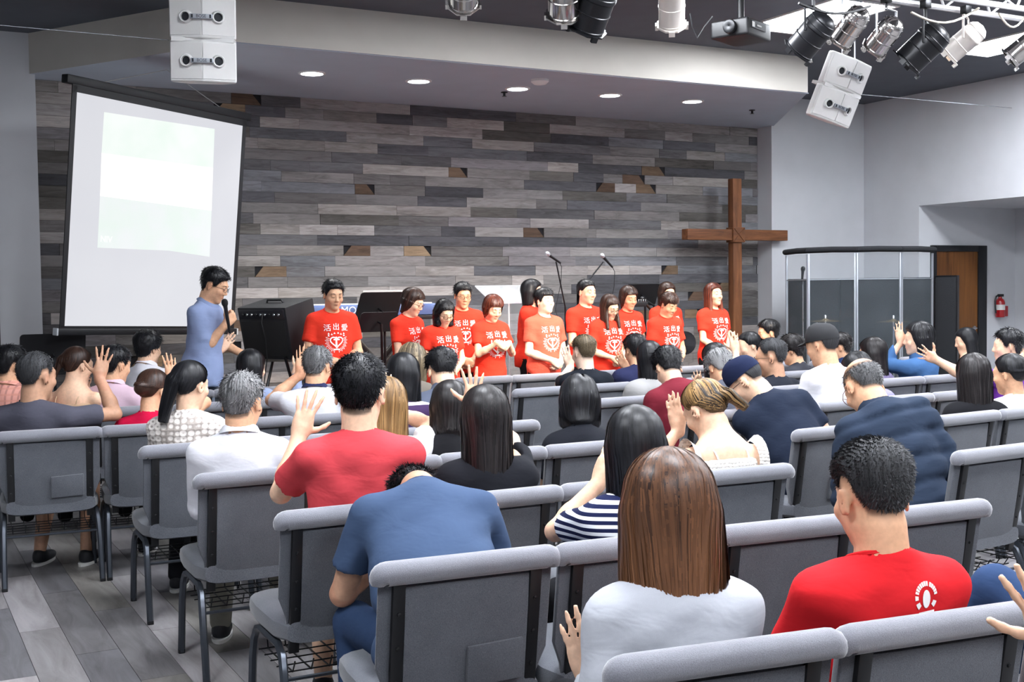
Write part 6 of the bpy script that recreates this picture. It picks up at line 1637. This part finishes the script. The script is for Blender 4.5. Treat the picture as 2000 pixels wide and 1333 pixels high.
# fire extinguisher on the alcove wall
M_red = simple('extinguisher_red', 'a3161c', 0.3, coat=0.4)
fx = empty('fire_extinguisher', (13.08, YA - 0.075, 1.15))
MB().lathe([(0.0, 0.0), (0.055, 0.004), (0.062, 0.02), (0.062, 0.20), (0.05, 0.235), (0.024, 0.255), (0.022, 0.275)], 20).build('cylinder', M_red, fx, smooth=True)
MB().lathe([(0.0625, 0.10), (0.0625, 0.17)], 20, cap=False).build('label_band', simple('label_white', 'dcdcd8', 0.6), fx, smooth=True)
MB().box((-0.03, -0.02, 0.275), (0.05, 0.02, 0.31)).build('valve', M_blk, fx, bevel=0.004)
hs_ = MB(); hs_.tube([(-0.03, 0, 0.295), (-0.075, 0, 0.28), (-0.095, 0, 0.22), (-0.09, 0, 0.13), (-0.08, 0, 0.06)], 0.010, 8); hs_.build('hose', M_blk, fx, smooth=True)
tag(fx, 'red fire extinguisher with white label on the alcove wall', 'fire extinguisher')
fa = MB().box((13.17, YA - 0.05, 1.16), (13.27, YA - 0.001, 1.30)).build('alarm_box', M_red, None, bevel=0.008); tag(fa, 'small red alarm box beside the fire extinguisher', 'alarm box')
# ---------------------------------------------------------------- ceiling lights
M_panel = emissive('troffer_diffuser', 'f4f8ff', TROFFER_STRENGTH)
M_white = simple('white_enamel', 'e6e6e4', 0.45)
TROFF = [(7.5, 8.1, 'bright ceiling panel light above the projector and stage lights'), (10.1, 8.1, 'bright ceiling panel light at the top right edge'),
         (4.9, 7.2, 'ceiling panel light over the front rows, beside the projector'), (2.3, 5.2, 'ceiling panel light over the left block, fifth row'),
         (4.9, 5.2, 'ceiling panel light over the centre aisle, behind the truss'), (7.5, 5.2, 'ceiling panel light over the right block, behind the truss'),
         (10.1, 5.2, 'ceiling panel light beside the right wall, behind the truss'), (-0.3, 3.2, 'unseen ceiling panel light added over the left aisle'),  # left aisle panel is unseen, added to light the near floor
         (2.3, 2.6, 'ceiling panel light over the left block, second row'), (4.9, 2.6, 'ceiling panel light over the centre aisle, second row'),
         (7.5, 2.6, 'ceiling panel light over the right block, second row'), (10.1, 2.6, 'ceiling panel light beside the right wall, second row'),
         (2.3, -0.3, 'unseen ceiling panel light added over the back row of the left block'), (4.9, -0.3, 'unseen ceiling panel light added at the back of the room, right of the aisle'), (-0.3, -0.9, 'unseen ceiling panel light added at the back of the left aisle')]  # these back panels are unseen, added to light people's backs
for X, Y, lab in TROFF:
    if True:
        t = empty('ceiling_light', (X, Y, ZC))
        MB().box((-0.33, -0.60, -0.006), (0.33, 0.60, -0.001)).build('diffuser', M_panel, t)
        fr = MB()
        for lo, hi in (((-0.36, -0.63, -0.012), (-0.33, 0.63, 0)), ((0.33, -0.63, -0.012), (0.36, 0.63, 0)), ((-0.33, -0.63, -0.012), (0.33, -0.60, 0)), ((-0.33, 0.60, -0.012), (0.33, 0.63, 0))): fr.box(lo, hi)
        fr.build('frame', M_white, t)
        tag(t, lab, 'light', 'recessed ceiling panel lights')
# recessed downlights in the stage soffit
M_dl = emissive('downlight_lens', 'f2f4ff', 14.0)
names = ['leftmost', 'second', 'middle', 'fourth', 'rightmost']
for i, (x, y) in enumerate([(3.62, 10.63), (4.69, 10.60), (5.78, 10.59), (6.87, 10.55), (7.93, 10.53)]):
    t = empty('downlight', (x, y, ZS))
    MB().lathe([(0.105, -0.004), (0.105, -0.002)], 28).build('lens', M_dl, t, smooth=False)
    MB().lathe([(0.105, -0.002), (0.105, -0.010), (0.125, -0.008), (0.13, 0.0)], 28, cap=False).build('trim_ring', M_white, t, smooth=True)
    tag(t, 'round recessed downlight in the stage soffit, %s of the five in a row' % names[i], 'light', 'stage soffit downlights')
    L = bpy.data.lights.new('downlight_lamp', 'SPOT'); L.energy = DOWNLIGHT_W * 10; L.spot_size = R_(110); L.spot_blend = 0.7; L.shadow_soft_size = 0.1
    lo = bpy.data.objects.new('downlight_lamp', L); COL.objects.link(lo); lo.parent = t; lo.location = (0, 0, -0.03)
# ---------------------------------------------------------------- things hung from the ceiling
M_spk = simple('speaker_white', 'e3e3e1', 0.5, bmp=0.1, bscale=300)
M_spk2 = simple('speaker_grille_white', 'dddcda', 0.6, bmp=0.35, bscale=500, bdist=0.002)
M_hole = simple('port_dark', '1a1e24', 0.7)
M_plate = simple('badge_silver', 'a9aeb6', 0.4, 0.5)
def speaker(label, loc, yaw, pitch, roll=0.0):
    t = empty('hanging_speaker', loc); t.rotation_euler = Euler((R_(pitch), R_(roll), R_(yaw)), 'XYZ')
    for k, z0 in enumerate((0.005, -0.275)):
        cab = empty('cabinet', (0, 0, z0), parent=t)
        # plan: two splayed front faces, tapered sides
        poly = [(-0.215, -0.02), (0.0, -0.075), (0.215, -0.02), (0.205, 0.06), (0.12, 0.17), (-0.12, 0.17), (-0.205, 0.06)]
        MB().prism(poly, 0.0, 0.268).build('shell', M_spk, cab, bevel=0.016, bseg=3)
        for sg in (-1, 1):
            a = Vector((sg * 0.205, -0.024)); b = Vector((sg * 0.004, -0.076)); n_ = Vector((-(b - a).y, (b - a).x)).normalized()
            if n_.y > 0: n_ = -n_
            q = [a + n_ * 0.004, b + n_ * 0.004]
            mb = MB(); mb.add([(q[0].x, q[0].y, 0.02), (q[1].x, q[1].y, 0.02), (q[1].x, q[1].y, 0.25), (q[0].x, q[0].y, 0.25), (a.x, a.y, 0.02), (b.x, b.y, 0.02), (b.x, b.y, 0.25), (a.x, a.y, 0.25)], [(0, 1, 2, 3), (0, 4, 5, 1), (1, 5, 6, 2), (2, 6, 7, 3), (3, 7, 4, 0)]); mb.build('grille', M_spk2, cab)
            c = a * 0.48 + b * 0.52 + n_ * 0.002; M = Matrix.Translation((c.x, c.y, 0.135)) @ Vector((n_.x, n_.y, 0)).to_track_quat('Z', 'Y').to_matrix().to_4x4()
            MB().lathe([(0.045, 0.0), (0.040, 0.02), (0.036, 0.026), (0.029, 0.024), (0.028, 0.0)], 24, M, cap=False).build('port', M_spk, cab, smooth=True)
            MB().lathe([(0.028, 0.004), (0.028, 0.005)], 20, M).build('port_grille', M_hole, cab)
        MB().box((-0.072, -0.104, 0.120), (0.072, -0.08, 0.150)).build('badge', M_plate, cab, bevel=0.003)
        text_obj('badge_lettering', 'BOSE', 0.028, simple('badge_text', '30323a', 0.5), Matrix.Translation((0, -0.105, 0.135)) @ Matrix.Rotation(PI / 2, 4, 'X'), cab)
        for sx in (-0.058, 0.058): MB().box((sx - 0.006, -0.106, 0.124), (sx + 0.006, -0.103, 0.146)).build('badge_bolt', M_hole, cab)
    MB().box((-0.2, -0.04, -0.015), (0.2, 0.14, 0.012)).build('joining_bracket', M_spk, t)
    top = (Matrix.Rotation(R_(yaw), 4, 'Z') @ Matrix.Rotation(R_(roll), 4, 'Y') @ Matrix.Rotation(R_(pitch), 4, 'X')).inverted()
    for x in (-0.07, 0.07):
        a = Vector((x, 0.05, 0.275)); b = a + (top.to_3x3() @ Vector((0, 0, ZC - loc[2] - 0.30)))
        MB().tube([a, b], 0.007, 6).build('chain', M_steel, t)
    tag(t, label, 'speaker'); return t
sl = atd(397, 78, 7.75); speaker('white two-box speaker hanging upright at upper left', sl, -20, 6, 1)
sr = atd(1641, 176, 9.9); speaker('white two-box speaker hanging tilted at upper right', sr, -2, 16, 14)
# truss
M_tr = simple('truss_white', 'd6d6d8', 0.4, 0.3)
ZT0, YT = 3.67, 6.2
tr = empty('lighting_truss', (0, 0, 0)); xs0, xs1 = 2.6, 10.6
for dy, dz in ((-0.12, 0), (0.12, 0), (0.0, 0.22)):
    MB().tube([(xs0, YT + dy, ZT0 + dz), (xs1, YT + dy, ZT0 + dz)], 0.022, 8).build('chord', M_tr, tr, smooth=True)
n = 32; st = (xs1 - xs0) / n
for i in range(n):
    a, b = xs0 + i * st, xs0 + (i + 1) * st
    for dy in (-0.12, 0.12):
        z0, z1 = (0, 0.22) if i % 2 == 0 else (0.22, 0); y0, y1 = (dy, 0) if i % 2 == 0 else (0, dy)
        MB().tube([(a, YT + y0, ZT0 + z0), (b, YT + y1, ZT0 + z1)], 0.010, 6).build('brace', M_tr, tr, smooth=True)
for x in (3.2, 6.2, 9.4):
    MB().tube([(x, YT, ZT0 + 0.22), (x, YT, ZC)], 0.008, 6).build('hanger', M_blkm, tr)
tag(tr, 'white lattice lighting truss across the ceiling at the right', 'truss')
# stage light cans
M_can = {'black': simple('can_black', '15161a', 0.35, 0.3), 'chrome': simple('can_chrome', 'c4c0bd', 0.18, 1.0), 'white': simple('can_white', 'd9d2cb', 0.4, 0.2)}
M_lensg = simple('can_lens', '8a8f96', 0.15, 0.2)
M_glow = emissive('can_lamp_glow', 'ffd7a8', 3.0)
def can(label, rear, front, col, r=0.095, lamp=None, dyr=-0.06, dyf=0.16):
    A_, B_ = onY(rear[0], rear[1], YT + dyr), onY(front[0], front[1], YT + dyf)
    d = (B_ - A_); L = d.length; d.normalize()
    t = empty('stage_light', A_ + d * L * 0.45); q = d.to_track_quat('Z', 'Y').to_matrix().to_4x4()
    M = Matrix.Translation(-d * L * 0.45) @ q; m_ = M_can[col]
    MB().lathe([(0.0, -0.01), (r * 0.55, 0.0), (r * 0.88, L * 0.08), (r * 0.97, L * 0.18), (r, L * 0.26), (r * 1.06, L * 0.30), (r * 1.06, L * 0.34), (r, L * 0.36), (r, L * 0.93)], 28, M, cap=False).build('housing', m_, t, smooth=True)
    for z in (0.12, 0.27, 0.60, 0.9): MB().lathe([(r * (0.93 if z < 0.2 else 1.0), L * z - 0.004), (r * (0.97 if z < 0.2 else 1.04), L * z), (r * (0.93 if z < 0.2 else 1.0), L * z + 0.004)], 28, M, cap=False).build('rib', m_, t, smooth=True)
    MB().lathe([(r * 0.96, L * 0.80), (r * 0.9, L * 0.81), (0.0, L * 0.815)], 24, M, cap=False).build('lens', M_glow if lamp else M_lensg, t, smooth=True)
    oc = [(1.22 * r * math.cos(PI / 8 + PI / 4 * k), 1.22 * r * math.sin(PI / 8 + PI / 4 * k)) for k in range(8)]
    oi = [(0.97 * x / 1.22, 0.97 * y / 1.22) for x, y in oc]
    mb = MB(); vs = []
    for z in (L * 0.93, L * 0.96): vs += [M @ Vector((x, y, z)) for x, y in oc] + [M @ Vector((x, y, z)) for x, y in oi]
    fs = []
    for k in range(8):
        k2 = (k + 1) % 8; fs += [(k, k2, 8 + k2, 8 + k), (16 + k, 24 + k, 24 + k2, 16 + k2), (k, 16 + k, 16 + k2, k2), (8 + k, 8 + k2, 24 + k2, 24 + k)]
    mb.add(vs, fs); mb.build('gel_frame', m_, t)
    for k in range(3):
        a = PI / 2 + k * PI / 2; MB().box((-0.02, -0.008, 0), (0.02, 0.012, 0.035), M @ Matrix.Rotation(a, 4, 'Z') @ Matrix.Translation((0, r * 1.12, L * 0.93))).build('gel_clip', m_, t)
    # yoke up to the truss clamp
    sx = q.to_3x3() @ Vector((1, 0, 0)); sx.z = 0; sx = sx.normalized() if sx.length > 0.2 else Vector((1, 0, 0))
    c0 = t.location
    up = Vector((0, 0, max(0.12, ZT0 - c0.z - 0.02)))
    mb = MB(); h = min(up.length, 0.17); off = Vector((0, min(max(YT - 0.12 - c0.y, -0.2), 0.2) if False else 0, 0))
    mb.tube([sx * (r + 0.012), sx * (r + 0.014) + Vector((0, 0, h)), Vector((0, 0, h + 0.01)), -sx * (r + 0.014) + Vector((0, 0, h)), -sx * (r + 0.012)], 0.011, 6, flat=0.5)
    mb.build('yoke', m_ if col != 'chrome' else M_steel, t)
    MB().tube([Vector((0, 0, h)), up], 0.012, 8).build('clamp_rod', M_blkm, t, smooth=True)
    MB().box((-0.03, -0.03, -0.03), (0.03, 0.03, 0.03), Matrix.Translation(up)).build('clamp', M_blkm, t, bevel=0.006)
    if lamp:
        Lp = bpy.data.lights.new('stage_lamp', 'SPOT'); Lp.energy = STAGE_SPOT_W; Lp.color = (1.0, 0.83, 0.66); Lp.spot_size = R_(lamp[3]); Lp.spot_blend = 0.6; Lp.shadow_soft_size = 0.09
        lo = bpy.data.objects.new('stage_lamp', Lp); COL.objects.link(lo); lo.parent = t
        p = d * L * 0.75; lo.location = p; tg = Vector(lamp[:3]) - (c0 + p); lo.rotation_euler = tg.to_track_quat('-Z', 'Y').to_euler()
    tag(t, label, 'stage light', 'stage lights hung on the truss')
can('silver stage light cut by the top edge, leftmost of all', (905, -60), (905, 10), 'chrome', 0.085)
can('chrome stage light pointing straight down with white octagonal frame', (1100, -70), (1102, 33), 'chrome', 0.10)
can('black stage light with an orange sticker beside the chrome one', (1180, -40), (1142, 60), 'black', 0.115)
can('cream white stage light pointing down left of the projector', (1312, -55), (1312, 54), 'white', 0.085, lamp=(5.2, 9.7, 1.25, 30))
can('black stage light between the projector and the tilted speaker', (1616, 32), (1556, 104), 'black', 0.105)
can('polished chrome stage light with holed dome, above tilted speaker', (1686, 18), (1638, 84), 'chrome', 0.085, lamp=(6.6, 9.7, 1.2, 30))
can('chrome stage light with rows of vent slots and a red tag', (1752, 40), (1706, 98), 'chrome', 0.085, lamp=(7.8, 9.8, 1.2, 26))
can('large black stage light with a grey label, right of the speaker', (1842, 56), (1766, 128), 'black', 0.115)
can('cream stage light with amber gel in front of bright panel', (1918, 52), (1848, 110), 'white', 0.085, lamp=(4.6, 9.8, 1.2, 30))
can('chrome stage light with amber gel at the right edge', (2045, 58), (1968, 118), 'chrome', 0.085)
# projector under a ceiling plate
pj = atd(1447, 62, 9.2); t = empty('projector', pj, R_(24))
MB().box((-0.20, -0.16, -0.07), (0.20, 0.16, 0.065)).build('body', M_blk, t, bevel=0.02, bseg=3)
MB().lathe([(0.05, 0), (0.055, 0.03), (0.05, 0.045), (0.035, 0.05), (0.0, 0.04)], 20, Matrix.Translation((-0.2, -0.02, 0.0)) @ Matrix.Rotation(-PI / 2, 4, 'Y')).build('lens_barrel', M_blkm, t, smooth=True)
MB().box((-0.14, -0.164, -0.01), (0.10, -0.158, 0.045)).build('name_plate', simple('projector_name_plate', '20242b', 0.5), t)
MB().box((-0.135, -0.167, -0.004), (-0.095, -0.162, 0.035)).build('white_sticker', M_white, t)
MB().box((-0.06, -0.167, 0.010), (0.02, -0.162, 0.022)).build('white_lettering_strip', M_white, t)
MB().tube([(0, 0, 0.06), (0, 0, ZC - pj.z - 0.05)], 0.028, 12).build('mount_pole', M_blk, t, smooth=True)
MB().lathe([(0.07, 0), (0.05, 0.04), (0.028, 0.06)], 16, Matrix.Translation((0, 0, ZC - pj.z - 0.07)) @ Matrix.Rotation(PI, 4, 'X')).build('mount_flange', M_blk, t, smooth=True)
tag(t, 'black ceiling projector on a short pole', 'projector')
pt = MB().box((pj.x - 0.42, pj.y - 0.36, ZC - 0.035), (pj.x + 0.42, pj.y + 0.36, ZC)).build('projector_plate', simple('plate_pinkish_white', 'f0e6e4', 0.7), None, bevel=0.004); tag(pt, 'pale square ceiling plate above the projector', 'ceiling plate')
# smoke detector, sprinklers
sd_ = MB().lathe([(0.09, 0.0), (0.088, -0.02), (0.06, -0.045), (0.0, -0.055)], 24, Matrix.Translation((5.74, 10.06, ZS)), cap=False).build('smoke_detector', M_white, None, smooth=True); tag(sd_, 'white domed smoke detector on the stage soffit', 'detector')
for lab, px, py in (('small dark sprinkler left of the middle downlight', 985, 180), ('small dark sprinkler on the soffit near the tilted speaker', 1469, 215)):
    p = onz(px, py, ZS); s_ = MB(); s_.lathe([(0.035, 0), (0.035, -0.008), (0.012, -0.012), (0.012, -0.04)], 14, Matrix.Translation((p.x, p.y, ZS))); s_.lathe([(0.025, -0.042), (0.025, -0.045)], 12, Matrix.Translation((p.x, p.y, ZS))); o = s_.build('sprinkler', M_blkm, None); tag(o, lab, 'sprinkler')
# guy wires of the speakers and loose cables of the truss
def wire(label, pts, r=0.004, mat=None):
    o = MB().tube(pts, r, 5).build('cable', mat or M_steel, None, smooth=True); tag(o, label, 'cable')
hkR = onX(1976, 211, XR - 0.01)
M_cwr = simple('wire_grey', '7c8088', 0.5, 0.3)
wire('thin steel wire from the tilted speaker to the right wall', [sr + Vector((0.2, 0.1, 0)), hkR], 0.0028, M_cwr)
wire('thin steel wire running from upper left to the hanging speaker', [atd(-60, 44, 6.4), sl + Vector((-0.2, 0.1, 0.0))], 0.0022, M_cwr)
M_cw = simple('cable_cream', 'cfc7b8', 0.5)
def sag(p0, p1, y, s, n=9):
    a, b = onY(p0[0], p0[1], y), onY(p1[0], p1[1], y); return [a.lerp(b, k / (n - 1)) - Vector((0, 0, s * math.sin(PI * k / (n - 1)))) for k in range(n)]
wire('cream cable drooping between the truss and a cream stage light', sag((1780, 24), (1912, 16), YT - 0.05, 0.09), 0.009, M_cw)
wire('cream cable loop hanging from the truss at the top right', sag((1950, 26), (2010, 18), YT - 0.05, 0.12), 0.008, M_cw)
wire('black cable looping down from the projector plate', [atd(1348, 26, 8.6), atd(1352, 52, 8.6), atd(1362, 75, 8.6), atd(1376, 52, 8.6), atd(1392, 32, 8.6)], 0.005, M_blk)
wire('black cables draped along the truss above the black stage light', sag((1560, 6), (1700, 12), YT - 0.1, 0.06), 0.010, M_blk)
